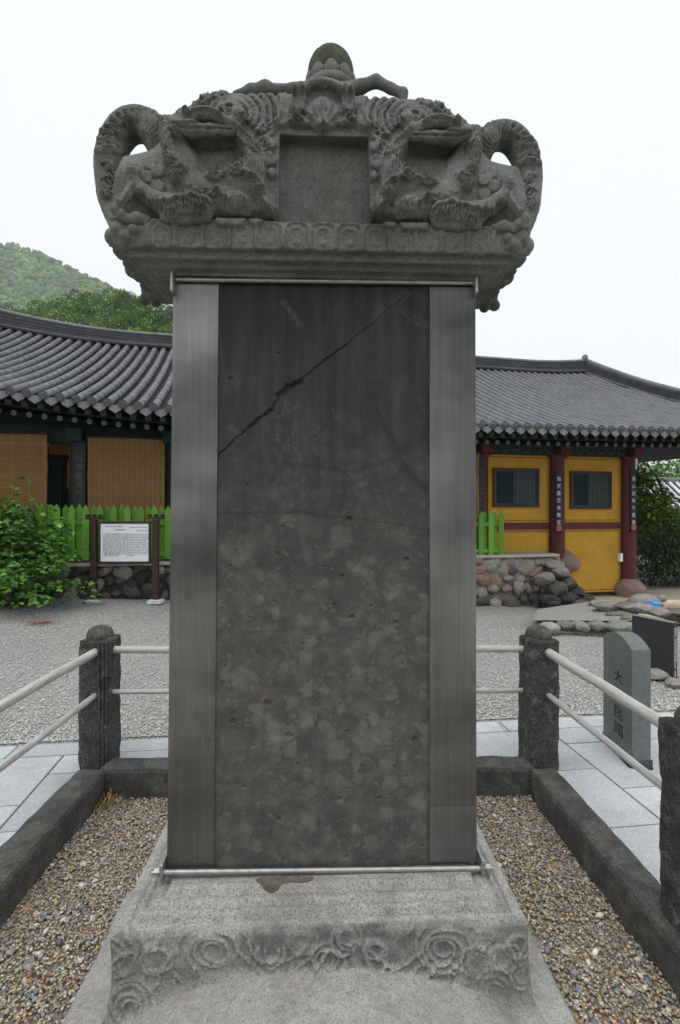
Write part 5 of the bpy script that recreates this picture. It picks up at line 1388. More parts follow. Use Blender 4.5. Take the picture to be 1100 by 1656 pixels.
# ================================================================ platform wall, fence, notice, shrub
plat = thing('retaining_wall', 'rough fieldstone platform wall under the lime green fence', 'retaining wall', HO, HA)
TP = -.62
m_ = MB(); m_.box(S0, .55, TP + .08, 1.5, -.5, .80, 0); m_.build('mortar_core', MAT['mortar_dark'], plat)
V, F = rough_box(3.9, 1.3, 1.3, res=.07, amp=.045, ch=.04, seed=77, nscale=6); link('mortar_core', mesh_np('mortar_core', V, F, True), MAT['mortar'], plat, (2.48, TP + .685, -.50))
m_ = MB(); m_.box(S0, 4.38, TP - .01, .9, .80, .86, 0, ch=.012); m_.build('platform_edge', MAT['concrete'], plat)
rock_me = []
cols_rock = [((.11, .105, .095), .35), ((.33, .305, .27), .4), ((.33, .22, .17), .4), ((.40, .33, .24), .4), ((.055, .053, .048), .3), ((.30, .285, .26), .4)]
rock_mats = [m_stone('wall_stone', tuple(c * .7 for c in cc), tuple(min(1, c * 1.35) for c in cc), 6, (.05, .05, .048), 90, .42, .93, .7, 30, .012, stains=(4, (.5, .66), (.05, .052, .045), .6)) for cc, _ in cols_rock]
for i in range(12):
    V, F = rock_verts(100 + i, 2, .34, 1.3); me = mesh_np('wall_stone', V, F, False); rock_me.append(me)
def wall_stone(me, mi, loc, sc_, rz):
    o_ = bpy.data.objects.new('wall_stone', me); COL.objects.link(o_); o_.parent = plat; o_.location = loc; o_.scale = sc_; o_.rotation_euler = rz
    if not me.materials: me.materials.append(rock_mats[mi])
    o_.material_slots[0].link = 'OBJECT'; o_.material_slots[0].material = rock_mats[mi]
rr = random.Random(3)
for row in range(6):
    s = -7.6 + rr.uniform(0, .2)
    while s < 4.35:
        w_ = rr.uniform(.12, .42); h_ = rr.uniform(.11, .27); z_ = -.22 + row * .19 + rr.uniform(-.08, .08)
        X, Y = HO.x + s * hc - TP * hs, HY(s, TP)
        gz = float(ground_z(X, Y))
        if z_ + h_ * .5 > gz - .02 and z_ < .80:
            dark = s < -2 or z_ < .10
            mi = rr.choice([4, 4, 0, 0, 1]) if dark else rr.choice([0, 1, 1, 2, 3, 5, 5, 2])
            wall_stone(rr.choice(rock_me), mi, (s + w_ / 2, TP + .09 + rr.uniform(-.02, .05) - .20 * (.8 - z_) * (1 if s > 2 else .3), z_), (w_ * .54, .11, h_ * .58), (rr.uniform(-.25, .25), rr.uniform(-.6, .6), rr.uniform(-.3, .3)))
        s += w_ * (.93 if s < 0 else 1.02)
for (px, py, Y, w_, h_, mi) in ((905, 925, 10.1, .26, .2, 1), (918, 942, 10.1, .28, .22, 0), (932, 958, 10.05, .30, .2, 4), (900, 950, 9.95, .3, .25, 0), (915, 967, 9.9, .32, .2, 4), (948, 968, 9.9, .26, .14, 4), (890, 972, 9.8, .36, .2, 4), (936, 976, 9.75, .3, .13, 0), (960, 975, 9.8, .22, .1, 4), (895, 912, 10.25, .34, .12, 5), (880, 935, 9.95, .3, .22, 5)):
    p = HM.inverted() @ P(px, py, Y); wall_stone(rr.choice(rock_me), mi, p, (w_ * .62, .24, h_ * .62), (rr.uniform(-.2, .2), rr.uniform(-.3, .3), rr.uniform(-.3, .3)))

fen = thing('picket_fence', 'lime green picket fence standing along the platform edge of the hall', 'fence', HO, HA)
m_ = MB(); wp = .105; m_.add([(-wp / 2, 0, 0), (wp / 2, 0, 0), (wp / 2, 0, .84), (0, 0, .92), (-wp / 2, 0, .84), (-wp / 2, .02, 0), (wp / 2, .02, 0), (wp / 2, .02, .84), (0, .02, .92), (-wp / 2, .02, .84)],
     [(0, 1, 2, 3, 4), (9, 8, 7, 6, 5), (0, 5, 6, 1), (1, 6, 7, 2), (2, 7, 8, 3), (3, 8, 9, 4), (4, 9, 5, 0)])
pk_me = m_.mesh('picket'); pk_me.materials.append(MAT['lime'])
s = S0 + .3; i = 0; TF = -.5; s_end = HS(813, TF)
def fz(s): return .90 - .009 * (s + 4)
npk = int((s_end - s) / .108)
for i in range(npk + 1):
    s = s_end - .052 - i * .108
    link('picket', pk_me, None, fen, (s, TF - .045 if i % 2 == 0 else TF + .03, fz(s) + rr.uniform(-.008, .008)), (0, rr.uniform(-.008, .008), 0)).scale = (1, 1, 1.0 - .012 * (s + 4) * .5)
for zz_ in (.10, .62):
    m_ = MB(); m_.add([(S0, TF - .024, fz(S0) + zz_ - .035), (s_end, TF - .024, fz(s_end) + zz_ - .035), (s_end, TF + .024, fz(s_end) + zz_ - .035), (S0, TF + .024, fz(S0) + zz_ - .035), (S0, TF - .024, fz(S0) + zz_ + .035), (s_end, TF - .024, fz(s_end) + zz_ + .035), (s_end, TF + .024, fz(s_end) + zz_ + .035), (S0, TF + .024, fz(S0) + zz_ + .035)],
        [(0, 3, 2, 1), (4, 5, 6, 7), (0, 1, 5, 4), (1, 2, 6, 5), (2, 3, 7, 6), (3, 0, 4, 7)]); m_.build('rail', MAT['lime'], fen)
for k in range(6):
    s = s_end - .2 - k * 2.0; m_ = MB(); m_.box(s - .03, s + .03, TF + .055, TF + .095, .86, .86 + .75); m_.build('fence_post', MAT['lime'], fen)

# notice board
SY = 8.40; pL, pR = P(152, 900, SY), P(252, 900, SY); gzs = float(ground_z(-3.5, SY))
nb_ = thing('notice_board', 'brown posted notice board with white bilingual text before the lime fence', 'notice board', ((pL.x + pR.x) / 2, SY, gzs))
hw_ = (pR.x - pL.x) / 2
for sx in (-1, 1):
    m_ = MB(); m_.box(sx * hw_ - .045, sx * hw_ + .045, -.045, .045, .03, 1.33, ch=.006); po = m_.build('post', MAT['sign_brown'], nb_)
    m_ = MB(); m_.box(sx * hw_ - .12, sx * hw_ + .12, -.05, .05, 1.335, 1.375, ch=.008)
    for q in (-.10, 0, .10): m_.box(sx * hw_ + q - .022, sx * hw_ + q + .022, -.045, .045, 1.376, 1.415, ch=.006)
    m_.build('post_cap', MAT['sign_brown'], po)
    V, F = rough_box(.24, .22, .06, res=.05, amp=.012, ch=.02, seed=20 + sx); link('foot', mesh_np('foot', V, F), MAT['foot_white'], po, (sx * hw_, 0, -.02))
def zz(py): return CAM_H + (828 - py) / FPX * SY - gzs
zt3, zb3 = zz(847), zz(908)
m_ = MB(); m_.box(-hw_ + .046, hw_ - .046, -.018, .018, zt3 + .001, zt3 + .04); m_.box(-hw_ + .046, hw_ - .046, -.018, .018, zb3 - .04, zb3 - .001)
m_.box(-hw_ + .085, -hw_ + .112, -.016, .016, zb3, zt3); m_.box(hw_ - .112, hw_ - .085, -.016, .016, zb3, zt3); m_.build('frame', MAT['sign_brown'], nb_)
m_ = MB(); m_.box(-hw_ + .113, hw_ - .113, -.012, .012, zb3 + .001, zt3 - .001); pan_ = m_.build('panel', MAT['white_panel'], nb_)
W_ = 2 * (hw_ - .113); H_ = zt3 - zb3; kx = W_ / 840; kz = H_ / 625                 # the panel measured in its own close-up
def ptext(body, cx, cy, size, align='LEFT', lines=1.0): text(body, size, (-W_ / 2 + cx * kx, -.0135, zt3 - cy * kz), (R(90), 0, 0), MAT['print'], pan_, 'lettering', .0003, align, 1.0, lines, 'TOP')
ptext('쌍계사 설선당 (說禪堂)', 235, 32, .028, 'CENTER'); ptext('Ssanggyesa Seolseondang', 660, 42, .028, 'CENTER')
ptext('경상남도 문화재자료 제153호\n경남 하동군 화개면 운수리', 440, 88, .0145, 'RIGHT', .9); ptext('Cultural Properties Material No. 153\nUnsu-ri, Hwagae-myeon, Hadong-gun', 850, 100, .0135, 'RIGHT', .9)
ko = ['  이 건물은 스님들이 공부도 하고 잠도', '자는 강당이자 요사로 쓰이고 있는 집', '이다. 절의 큰 법당과 함께 신라 때 진', '감선사가 처음 지었으며, 임진왜란 때', '불에 탄 것을 다시 지었다. 그 뒤에도', '여러 차례 고쳐 지어 오늘에 이른다.', '앞면 여섯 칸의 큰 건물이며, 지붕은', '옆에서 볼 때 여덟 팔 자 모양이다. 앞', '에는 툇마루를 두고 홑처마로 꾸몄다.', '남쪽에는 부엌이 있고, 다른 쪽에는', '경전을 배우는 큰 방이 마련되어 있어', '스님들이 함께 모여 공부할 수 있다.', '이름은 선을 말하는 집이라는 뜻이며,', '큰 절의 강원으로 쓰였다.']
ptext('\n'.join(ko), 42, 158, .0262, 'LEFT', 1.02)
en = ['  Seolseondang is a building which is', 'used as both a study and a dormitory', 'for Buddhist monks. This building', 'together with the main building of', 'the temple were built by the', 'prominent monk Jingamseonsa, in', '840 during the Silla Dynasty. The', 'building was rebuilt in 1641, and', 'renovated in 1860 and 1975. It is a', "large 'toenmaru' style tile-roofed", 'building with single eaves. There are', 'a kitchen in the southern part of the', 'building and a lecture room in the', 'other part.']
ptext('\n'.join(en), 462, 158, .0270, 'LEFT', .99)

# ---- leaves
def leaf_cloud(centers, dirs, size, seed, lobed=True):
    """one small folded leaf per centre; returns vertices, faces and a colour weight per vertex"""
    n = len(centers); rg = np.random.RandomState(seed)
    if lobed: o2 = np.array([(0, 0), (.22, .28), (.50, .30), (.40, .55), (.22, .68), (0, 1.05), (-.22, .68), (-.40, .55), (-.50, .30), (-.22, .28)])
    elif lobed is None: o2 = np.array([(0, 0), (.3, .5), (0, 1.0), (-.3, .5)])
    else: o2 = np.array([(0, 0), (.22, .3), (.25, .6), (0, 1.0), (-.25, .6), (-.22, .3)])
    m = len(o2); hz = np.abs(o2[:, 0]) * -.35 - (o2[:, 1] ** 2) * .22
    L = np.concatenate([o2, hz[:, None]], 1)
    up = np.array([0, 0, 1.0]); d = dirs / np.linalg.norm(dirs, axis=1, keepdims=True)
    sd_ = np.cross(d, up); sd_ /= np.linalg.norm(sd_, axis=1, keepdims=True) + 1e-9; nr = np.cross(sd_, d)
    s_ = (size * (.6 + .7 * rg.rand(n)))[:, None, None]
    V = centers[:, None, :] + s_ * (L[None, :, 0:1] * sd_[:, None, :] + L[None, :, 1:2] * d[:, None, :] + L[None, :, 2:3] * nr[:, None, :])
    return V, m
def leaf_tone(n, rg, cols, w):
    c = np.array(cols)[rg.choice(len(cols), n, p=w)]; return np.clip(c * (1 + .25 * rg.randn(n, 1)), .006, .5)

bush = thing('leafy_shrub', 'dense green shrub of lobed leaves beside the notice board', 'shrub', (-5.0, 7.75, .28))
rg = np.random.RandomState(4); C = []; D = []; stems = MB()
BP = Vector((-5.0, 7.75, .28))
for b_ in range(230):
    a = rg.rand() * 6.28; el_ = rg.rand() ** .6 * 1.5
    ln_ = (.95 + .42 * rg.rand()); d_ = Vector((math.cos(a) * math.cos(el_) * 1.05, math.sin(a) * math.cos(el_) * .75, math.sin(el_) * 1.22))
    tip = d_ * ln_
    if b_ < 7: tip = Vector((-.55 + .22 * b_, -.25, 1.62 + .14 * ((b_ * 2) % 3)))
    p0 = Vector((rg.uniform(-.25, .25), rg.uniform(-.2, .2), 0)); mid_ = p0.lerp(tip, .55) + Vector((0, 0, .12))
    pts = [p0.lerp(mid_, k / 3) for k in range(3)] + [mid_.lerp(tip, k / 3) for k in range(4)]
    if b_ < 60: stems.tube(pts, [.010, .009, .008, .007, .005, .004, .003], 5)
    for k in range(26):
        f = .35 + .65 * rg.rand(); q = p0.lerp(mid_, f / .55) if f < .55 else mid_.lerp(tip, (f - .55) / .45)
        C.append(q + Vector(rg.randn(3) * .055)); o_ = (q - Vector((0, 0, .2))).normalized(); D.append(Vector((o_.x + rg.randn() * .55, o_.y - .25 + rg.randn() * .55, -.15 + rg.randn() * .35)))
C = np.array(C); D = np.array(D); V, m = leaf_cloud(C, D, .085, 4); n = len(C)
tone = leaf_tone(n, rg, [(.075, .19, .03), (.11, .25, .04), (.038, .10, .022), (.16, .32, .055)], [.36, .24, .28, .12])
stems.build('stems', MAT['bark'], bush)
order = np.argsort(C[:, 1] - .4 * C[:, 2])          # the leaves nearest the viewer become parts
leaf_f = np.arange(m)[None, :]
for i in order[:280]:
    me = mesh_np('leaf', V[i], leaf_f, False, tone[i]); link('leaf', me, MAT['leaf'], bush)
rest = order[280:]; Vr = V[rest].reshape(-1, 3); Fr_ = (np.arange(m)[None, :] + m * np.arange(len(rest))[:, None])
o = link('foliage', mesh_np('foliage', Vr, Fr_, False, np.repeat(tone[rest], m, 0)), MAT['leaf'], bush); o['kind'] = 'stuff'

# ================================================================ right: marker stone, black sign, pool, rocks, trees
mk = thing('marker_stone', 'grey green stone marker with carved characters and arched top beyond the railing', 'marker stone', (2.008, 3.65, .02), R(-4))
L_, T_ = .43, .125
prof = [(-L_ / 2, -.05)] + [(L_ / 2, -.05)] + [(L_ / 2 - L_ * k / 12, .765 + .065 * (1 - ((k - 6) / 6) ** 2)) for k in range(13)]
n_ = len(prof); V = [(-T_ / 2, a, b_) for a, b_ in prof] + [(T_ / 2, a, b_) for a, b_ in prof]
bm = bmesh.new(); vs3 = [bm.verts.new(p) for p in V]; bm.faces.new(vs3[:n_]); bm.faces.new(vs3[n_:][::-1])
for i in range(n_): bm.faces.new((vs3[i], vs3[n_ + i], vs3[n_ + (i + 1) % n_], vs3[(i + 1) % n_]))
bmesh.ops.recalc_face_normals(bm, faces=bm.faces); bmesh.ops.bevel(bm, geom=[e for e in bm.edges if e.calc_face_angle(0) > .5], offset=.004, segments=2, affect='EDGES')
me = bpy.data.meshes.new('stone'); bm.to_mesh(me); bm.free(); link('stone', me, MAT['marker'], mk)
for ch_, zc_ in (('大', .524), ('韓', .398), ('民', .272), ('國', .160)):
    text(ch_, .098, (-T_ / 2 - .0006, -.03, zc_), (R(90), 0, R(-90)), MAT['carved'], mk, 'character', .0006).scale = (1.5, 1, 1)
V, F = rough_box(.16, .46, .07, res=.03, amp=.012, ch=.02, seed=31); link('rough_foot', mesh_np('rough_foot', V, F), MAT['kerb'], mk, (0, 0, -.02))

A0 = P(1022, 1083, 5.62); A1 = P(1088, 1098, 5.22)
bsn = thing('black_sign', 'slim black information sign with a column of white letters beyond the marker stone', 'sign', (A1.x, A1.y, float(A1.z) - .06))
dv = Vector((A0.x - A1.x, A0.y - A1.y, 0)); Ls = dv.length; ang = math.atan2(dv.y, dv.x); bsn.rotation_euler = (0, 0, ang)
ztp = CAM_H - (1007 - 828) / FPX * 5.22 - bsn.location.z
m_ = MB(); m_.box(.006, Ls, -.072, -.002, 0, ztp - .006, ch=.002); m_.build('body', MAT['black_sign'], bsn)
m_ = MB(); m_.box(-.004, Ls + .002, -.074, 0, ztp - .0055, ztp, ch=.001); m_.build('top_plate', MAT['steel_rod'], bsn)
tx = '쌍계사 진감선사대공탑비'
fa = bpy.data.objects.new('end_face', MB().box(-.002, .0055, -.070, -.004, .01, ztp - .007).mesh('end_face')); COL.objects.link(fa); fa.parent = bsn; fa.data.materials.append(MAT['black_sign'])
zc_ = ztp - .075
for ch_ in tx:
    if ch_ != ' ': text(ch_, .042, (-.0028, -.040, zc_), (R(90), 0, R(-90)), MAT['brush_white'], fa, 'character', .0006)
    zc_ -= .030 if ch_ != ' ' else .018
for ch_ in '雙磎寺 眞鑑禪師':
    zc_ -= .001
    if ch_ != ' ': text(ch_, .022, (-.0028, -.037, zc_), (R(90), 0, R(-90)), MAT['brush_white'], fa, 'character', .0005)
    zc_ -= .017

# terrace edge, boulders, turtle carving and water basin
def rock(px, py, Y, w_, d_, h_, mat, label, seed, group='loose rocks round the basin', name='boulder', cat='rock'):
    p = P(px, py, Y); V, F = rock_verts(seed, 3, .26); V = V * np.array([w_ / 2, d_ / 2, h_ / 2]); V[:, 2] = np.maximum(V[:, 2], -h_ * .42)
    o_ = link(name, mesh_np(name, V, F, False), MAT[mat], None, p); return tag(o_, label, cat, group)
rock(888, 1015, 7.6, .30, .3, .18, 'rock', 'small tan stone at the end of the low stone edging nearest the railing', 60, 'stones of the low terrace edging', 'edging_stone', 'edging stone')
for i, (px, py, w_, h_, lb) in enumerate(((915, 1011, .30, .15, 'flat slab stone second along the low terrace edging'), (938, 1013, .27, .17, 'rounded grey stone in the middle of the low terrace edging'), (965, 1012, .28, .17, 'pale squared stone right of the rounded edging stone'), (1002, 1013, .48, .19, 'long squared edging stone running behind the black sign'))):
    rock(px, py, 7.7, w_, .28, h_, 'rock', lb, 61 + i, 'stones of the low terrace edging', 'edging_stone', 'edging stone')
rock(985, 981, 8.6, .5, .35, .17, 'rock', 'grey rock lying left of the flat topped rock by the path end', 70)
rock(1012, 980, 8.5, .46, .34, .13, 'rock', 'pale flat topped rock below the stone turtle', 71)
rock(972, 976, 9.0, .42, .3, .14, 'rock', 'dark mossy rock where the path meets the platform wall', 72)
rock(1040, 984, 8.3, .6, .4, .16, 'rock', 'broad brown rock under the blue ladle', 73)
rock(1066, 990, 8.1, .30, .3, .16, 'rock', 'rounded pale rock just above the black sign top edge', 74)
rock(1025, 1000, 7.9, .4, .3, .14, 'rock', 'low rock tucked behind the corner of the black sign', 75)
rock(1004, 993, 8.3, .5, .3, .10, 'rock', 'small flat rock in front of the pale flat topped rock', 76)
for i, (px, py, Y, w_, lb) in enumerate(((1062, 1089, 5.35, .34, 'pale rock half buried at the foot of the black sign'), (1094, 1106, 5.1, .2, 'small pale rock at the end of the black sign'))):
    rock(px, py, Y, w_, .22, .10, 'rock', lb, 80 + i)
# upper terrace of the path: gravel step behind the edging and cream paving by the hall
def sheet(name, pts, mat, z=None):
    o_ = link(name, mesh_np(name, pts, np.array([tuple(range(len(pts)))])), mat); return tag(o_, kind='structure')
zt4 = float(P(945, 1004, 7.85).z)
sheet('path', [P(860, 1003, 7.95), P(1035, 1004, 7.75), P(1030, 972, 9.3), P(960, 972, 9.3), P(870, 985, 9.3)], MAT['gravel'])
zc4 = -.16
sheet('forecourt', [(4.3, 9.6, zc4 + .004), (5.6, 8.6, zc4 + .004), (9, 8.6, zc4 + .004), (16, 11, zc4 + .01), (16, 15, zc4 + .01), (6.8, 12.2, zc4 + .004), (4.6, 11.4, zc4 + .004)], MAT['cream_ground'])
bs = thing('stone_basin', 'long stone water basin holding dark water behind the black sign', 'basin', (6.35, 8.75, -.2))
V, F = rough_box(2.2, .16, .34, res=.05, amp=.015, ch=.03, seed=51); link('front_wall', mesh_np('front_wall', V, F), MAT['rock'], bs, (0.35, -.62, -.05))
V, F = rough_box(2.2, .2, .36, res=.06, amp=.012, ch=.03, seed=52); link('back_wall', mesh_np('back_wall', V, F), MAT['cream_ground'], bs, (0.35, .62, -.05))
m_ = MB(); m_.box(-.72, 1.4, -.56, .54, .0, .19); m_.build('water', MAT['water'], bs)
tu = thing('stone_turtle', 'small stone turtle with a plated shell sitting on rocks by the basin', 'statue', P(1042, 974, 8.75))
V, F = ico(3); V = V * np.array([.25, .2, .14]); V[:, 2] = np.maximum(V[:, 2], -.02)
vv = []
for p in V:
    q = Vector((p[0] * 11, p[1] * 11, p[2] * 8)); dd_, _ = mnoise.voronoi(q * .75); e_ = dd_[1] - dd_[0]; vv.append(p * (1 + .06 * min(1, e_ * 4)))
link('shell', mesh_np('shell', vv, F, True), MAT['turtle'], tu)
V, F = ico(2); link('head', mesh_np('head', V * np.array([.085, .07, .065]) + np.array([.27, -.04, .07]), F, True), MAT['turtle'], tu)
for (a, b_) in ((.15, -.17), (-.16, -.15), (.14, .15), (-.16, .14)): link('leg', mesh_np('leg', V * np.array([.08, .06, .05]) + np.array([a, b_, -.01]), F, True), MAT['turtle'], tu)
ld = thing('blue_ladle', 'bright blue plastic dipper lying on the rocks beside the stone turtle', 'ladle', P(1059, 978, 8.35))
m_ = MB(); m_.lathe([(.02, -.065), (.055, -.05), (.072, 0), (.072, .03), (.06, .05), (.02, .058)], 16); m_.build('bowl', MAT['blue'], ld)
m_ = MB(); m_.tube([(-.05, 0, 0), (-.2, -.02, .0), (-.3, -.03, -.02)], [.02, .018, .02], 8); m_.build('handle', MAT['blue'], ld)

# ================================================================ trees, far roof, wooded hills
def tree(name, label, cat, x, y, z0, blobs, nleaf, size, cols, w, seed, trunk_r=.12, group=None, lobed=False, parts=0):
    """blobs: (dx, dy, dz, rx, ry, rz) ellipsoids that the leaves fill, densest towards their skin"""
    rg = np.random.RandomState(seed); o_ = thing(name, label, cat, (x, y, z0), 0, group); vol = np.array([b_[3] * b_[4] * b_[5] for b_ in blobs]); vol = vol / vol.sum()
    C = []; D = []
    tw = MB(); top = max(b_[2] for b_ in blobs)
    pts = [Vector((0, 0, -.3))] + [Vector((rg.randn() * .05 * k, rg.randn() * .05 * k, top * k / 4)) for k in range(1, 5)]
    tw.tube(pts, [trunk_r * 1.25, trunk_r, trunk_r * .8, trunk_r * .55, trunk_r * .3], 8)
    for b_ in blobs:
        tgt = Vector(b_[:3]); st_ = pts[2].lerp(pts[3], rg.rand()); tw.tube([st_, st_.lerp(tgt, .5) + Vector((0, 0, .1)), tgt], [trunk_r * .4, trunk_r * .28, trunk_r * .12], 5)
    tw.build('trunk', MAT['bark'], o_)
    nt = rg.multinomial(nleaf, vol)
    for b_, k in zip(blobs, nt):
        d_ = rg.randn(k, 3); d_ /= np.linalg.norm(d_, axis=1, keepdims=True); r_ = rg.rand(k, 1) ** .45
        nn_ = 1 + .35 * np.array([mnoise.noise(Vector(q * 2.2) + Vector((seed, b_[0], b_[2]))) for q in d_])[:, None]
        C.append(np.array(b_[:3]) + d_ * r_ * nn_ * np.array(b_[3:6])); D.append(d_ + rg.randn(k, 3) * .6 + np.array([0, 0, -.35]))
    C = np.vstack(C); D = np.vstack(D); V, m = leaf_cloud(C, D, size, seed, lobed); tone = leaf_tone(len(C), rg, cols, w)
    F_ = np.arange(m)[None, :] + m * np.arange(len(C))[:, None]
    link('crown', mesh_np('crown', V.reshape(-1, 3), F_, False, np.repeat(tone, m, 0)), MAT['leaf'], o_)
    return o_
G1 = [(.17, .31, .045), (.24, .38, .06), (.09, .18, .04), (.32, .32, .06)]
G2 = [(.05, .09, .04), (.075, .125, .05), (.03, .055, .026), (.14, .19, .09)]
G3 = [(.12, .26, .08), (.16, .32, .11), (.07, .16, .055), (.22, .36, .12)]
p = P(1062, 930, 15.5); gzr = -.2
tree('maple_tree', 'small maple tree with yellow green leaves right of the last red column', 'tree', p.x, 15.5, gzr,
     [(-.5, 0, 2.6, .8, .8, .55), (-.5, .3, 3.0, .55, .6, .4), (-.25, -.3, 2.0, .8, .8, .5), (-.4, 0, 1.5, .8, .7, .5), (.55, 0, 1.5, .6, .6, .5), (-.9, .1, 2.0, .6, .6, .6), (.1, 0, 2.4, .45, .4, .25)], 5200, .105, G1, [.4, .3, .2, .1], 21, .09, None, True)
tree('evergreen_shrub', 'dark glossy evergreen shrub in the shade below the maple tree', 'shrub', P(1052, 940, 13.6).x, 13.6, gzr, [(0, 0, .6, .9, .7, .7), (-.6, .1, .9, .6, .6, .6), (.6, 0, .9, .7, .6, .7)], 3600, .085, G2, [.4, .25, .25, .1], 22, .06)
tree('evergreen_shrub', 'dark evergreen shrub at the photo edge behind the cream forecourt', 'shrub', P(1098, 940, 13.3).x, 13.4, gzr, [(0, 0, .7, .9, .7, .9), (.7, 0, 1.2, .9, .7, .8), (-.5, 0, 1.2, .6, .5, .6)], 4200, .085, G2, [.35, .25, .3, .1], 23, .06)
tree('evergreen_shrub', 'dark evergreen shrub standing farther back under the far tiled roof', 'shrub', P(1085, 900, 17).x, 17.2, gzr, [(0, 0, .9, 1.1, .8, .8), (.6, 0, 1.2, .9, .7, .7), (1.6, 0, 1.1, 1.1, .8, .8)], 4200, .09, G2, [.35, .3, .2, .15], 24, .08)
for i, (px, Y, top, rr_, lb) in enumerate(((1035, 30, 5.6, 1.9, 'bushy green tree behind the hall eave nearest the last column'), (1072, 32, 6.0, 2.3, 'bright bushy tree above the ridge of the far tiled roof'), (1112, 31, 6.0, 2.4, 'tall bushy tree right of the far tiled roof'), (1160, 33, 6.2, 2.6, 'broad bushy tree farthest right behind the far roof'))):
    tree('broadleaf_tree', lb, 'tree', P(px, 800, Y).x, Y, -.3, [(0, 0, top - rr_ * .8, rr_, rr_, rr_ * .8), (-rr_ * .6, 0, top - rr_ * 1.5, rr_ * .9, rr_, rr_ * .7), (rr_ * .7, 0, top - rr_ * 1.3, rr_ * .9, rr_, rr_ * .7), (0, 0, top - rr_ * 2.1, rr_ * 1.2, rr_, rr_ * .9), (0, .5, top - rr_ * 3.0, rr_ * 1.3, rr_, rr_ * .9)], 6200, .27, G3, [.4, .3, .2, .1], 30 + i, .18, 'trees behind the far roof')
# far tiled roof glimpsed through the leaves
fr_ = thing('far_hall', 'distant building with pale lined tile roof glimpsed through trees at right', 'building', P(1100, 800, 22), R(-8))
m_ = MB(); z_r, z_e = P(1100, 781, 24).z - fr_.location.z, P(1100, 822, 21).z - fr_.location.z
m_.add([(-1.6, 2.5, z_r), (7, 2.5, z_r), (7, -.8, z_e), (-2.2, -.8, z_e), (-1.6, 2.5, z_r - .12), (7, 2.5, z_r - .12), (7, -.8, z_e - .12), (-2.2, -.8, z_e - .12)], [(0, 3, 2, 1), (4, 5, 6, 7), (0, 1, 5, 4), (1, 2, 6, 5), (2, 3, 7, 6), (3, 0, 4, 7)])
m_.build('roof', MAT['roof_dark'], fr_)
m_ = MB()
for k in range(30):
    a = -1.7 + k * .3; m_.tube([(a, 2.5, z_r + .05), (a - .25, .8, z_r * .5 + z_e * .5 + .02), (a - .4, -.85, z_e + .05)], .075, 7)
m_.build('tile_rolls', MAT['pale_tile'], fr_)
m_ = MB(); m_.tube([(-1.7, 2.5, z_r + .2), (1, 2.5, z_r + .14), (7, 2.5, z_r + .2)], .13, 8); m_.box(-1.6, 7, 2.38, 2.62, z_r, z_r + .12); m_.build('ridge', MAT['roof_tile'], fr_)
m_ = MB(); m_.box(-1.2, 7, .2, 2.4, -3.0, z_e + .1); m_.build('wall', MAT['wood_dark'], fr_)

def hill(name, Yc, Y0_, crest, kx0, kx1, npx):
    cx_ = [c_[0] for c_ in crest]; cy_ = [c_[1] for c_ in crest]
    pxs = np.linspace(kx0, kx1, npx); V = []; ny_ = 14
    zc_ = np.array([CAM_H + (828 - np.interp(q, cx_, cy_)) / FPX * Yc for q in pxs])
    def surf(q, Y):
        zz_ = np.interp(q, pxs, zc_); f = np.clip((Y - Y0_) / (Yc - Y0_), 0, 1.6); f = np.where(f > 1, 2 - f, f)
        return zz_ * np.clip(f, 0, 1) ** 1.05 - .4
    Ys = np.linspace(Y0_, Yc + (Yc - Y0_) * .35, ny_)
    for q in pxs:
        for Y in Ys: V.append(((q - 550) / FPX * Y, Y, float(surf(q, Y)) + Yc * .004 * mnoise.noise(Vector((q * .02, Y / Yc * 8, 1)))))
    F_ = [(i * ny_ + j, (i + 1) * ny_ + j, (i + 1) * ny_ + j + 1, i * ny_ + j + 1) for i in range(npx - 1) for j in range(ny_ - 1)]
    tag(link(name, mesh_np(name, V, np.array(F_), True), MAT['hill']), kind='structure'); return surf
near = [(-500, 530), (-100, 512), (0, 506), (40, 504), (60, 497), (100, 491), (140, 486), (175, 474), (205, 478), (235, 492), (262, 497), (290, 494), (330, 510), (400, 548), (480, 600), (560, 660), (700, 780), (760, 828)]
far = [(-700, 330), (-300, 350), (-100, 378), (0, 398), (30, 399), (60, 408), (100, 427), (140, 447), (170, 459), (200, 477), (235, 494), (300, 524), (380, 570), (460, 640), (560, 740), (640, 828)]
sf_n = hill('hill', 118, 50, near, -500, 760, 60); sf_f = hill('mountain', 900, 380, far, -700, 640, 60)
# woods on the near hill: crowns of leaf sprays
rg = np.random.RandomState(9); C = []; D = []; T = []; S_ = []
for q in np.arange(-260, 470, 15.0):
    for Y in np.arange(84, 123, 3.2):
        q2 = q + rg.uniform(-7, 7); Y2 = Y + rg.uniform(-1.5, 1.5); rr_ = rg.uniform(1.1, 2.1); x = (q2 - 550) / FPX * Y2; z = float(sf_n(q2, Y2)) + rr_ * .5
        k = int(150 * rr_); d_ = rg.randn(k, 3); d_ /= np.linalg.norm(d_, axis=1, keepdims=True); d_[:, 2] = np.abs(d_[:, 2]) * 1.1 - .25
        pine = rg.rand() < .14
        sc_ = np.array([rr_, rr_, rr_ * (1.5 if pine else 1.0)]); lump = 1 + .4 * np.array([mnoise.noise(Vector(e_ * 2.4) + Vector((q, Y, 0))) for e_ in d_])[:, None]
        C.append(np.array([x, Y2, z]) + d_ * sc_ * lump * (.75 + .25 * rg.rand(k, 1))); D.append(d_ + rg.randn(k, 3) * .8)
        base = np.array((.09, .15, .06) if pine else [(.18, .36, .06), (.25, .44, .07), (.12, .27, .06), (.15, .31, .10)][rg.choice(4, p=[.35, .25, .2, .2])])
        T.append(np.clip(base * (1 + .28 * rg.randn(k, 1)), .008, .4))
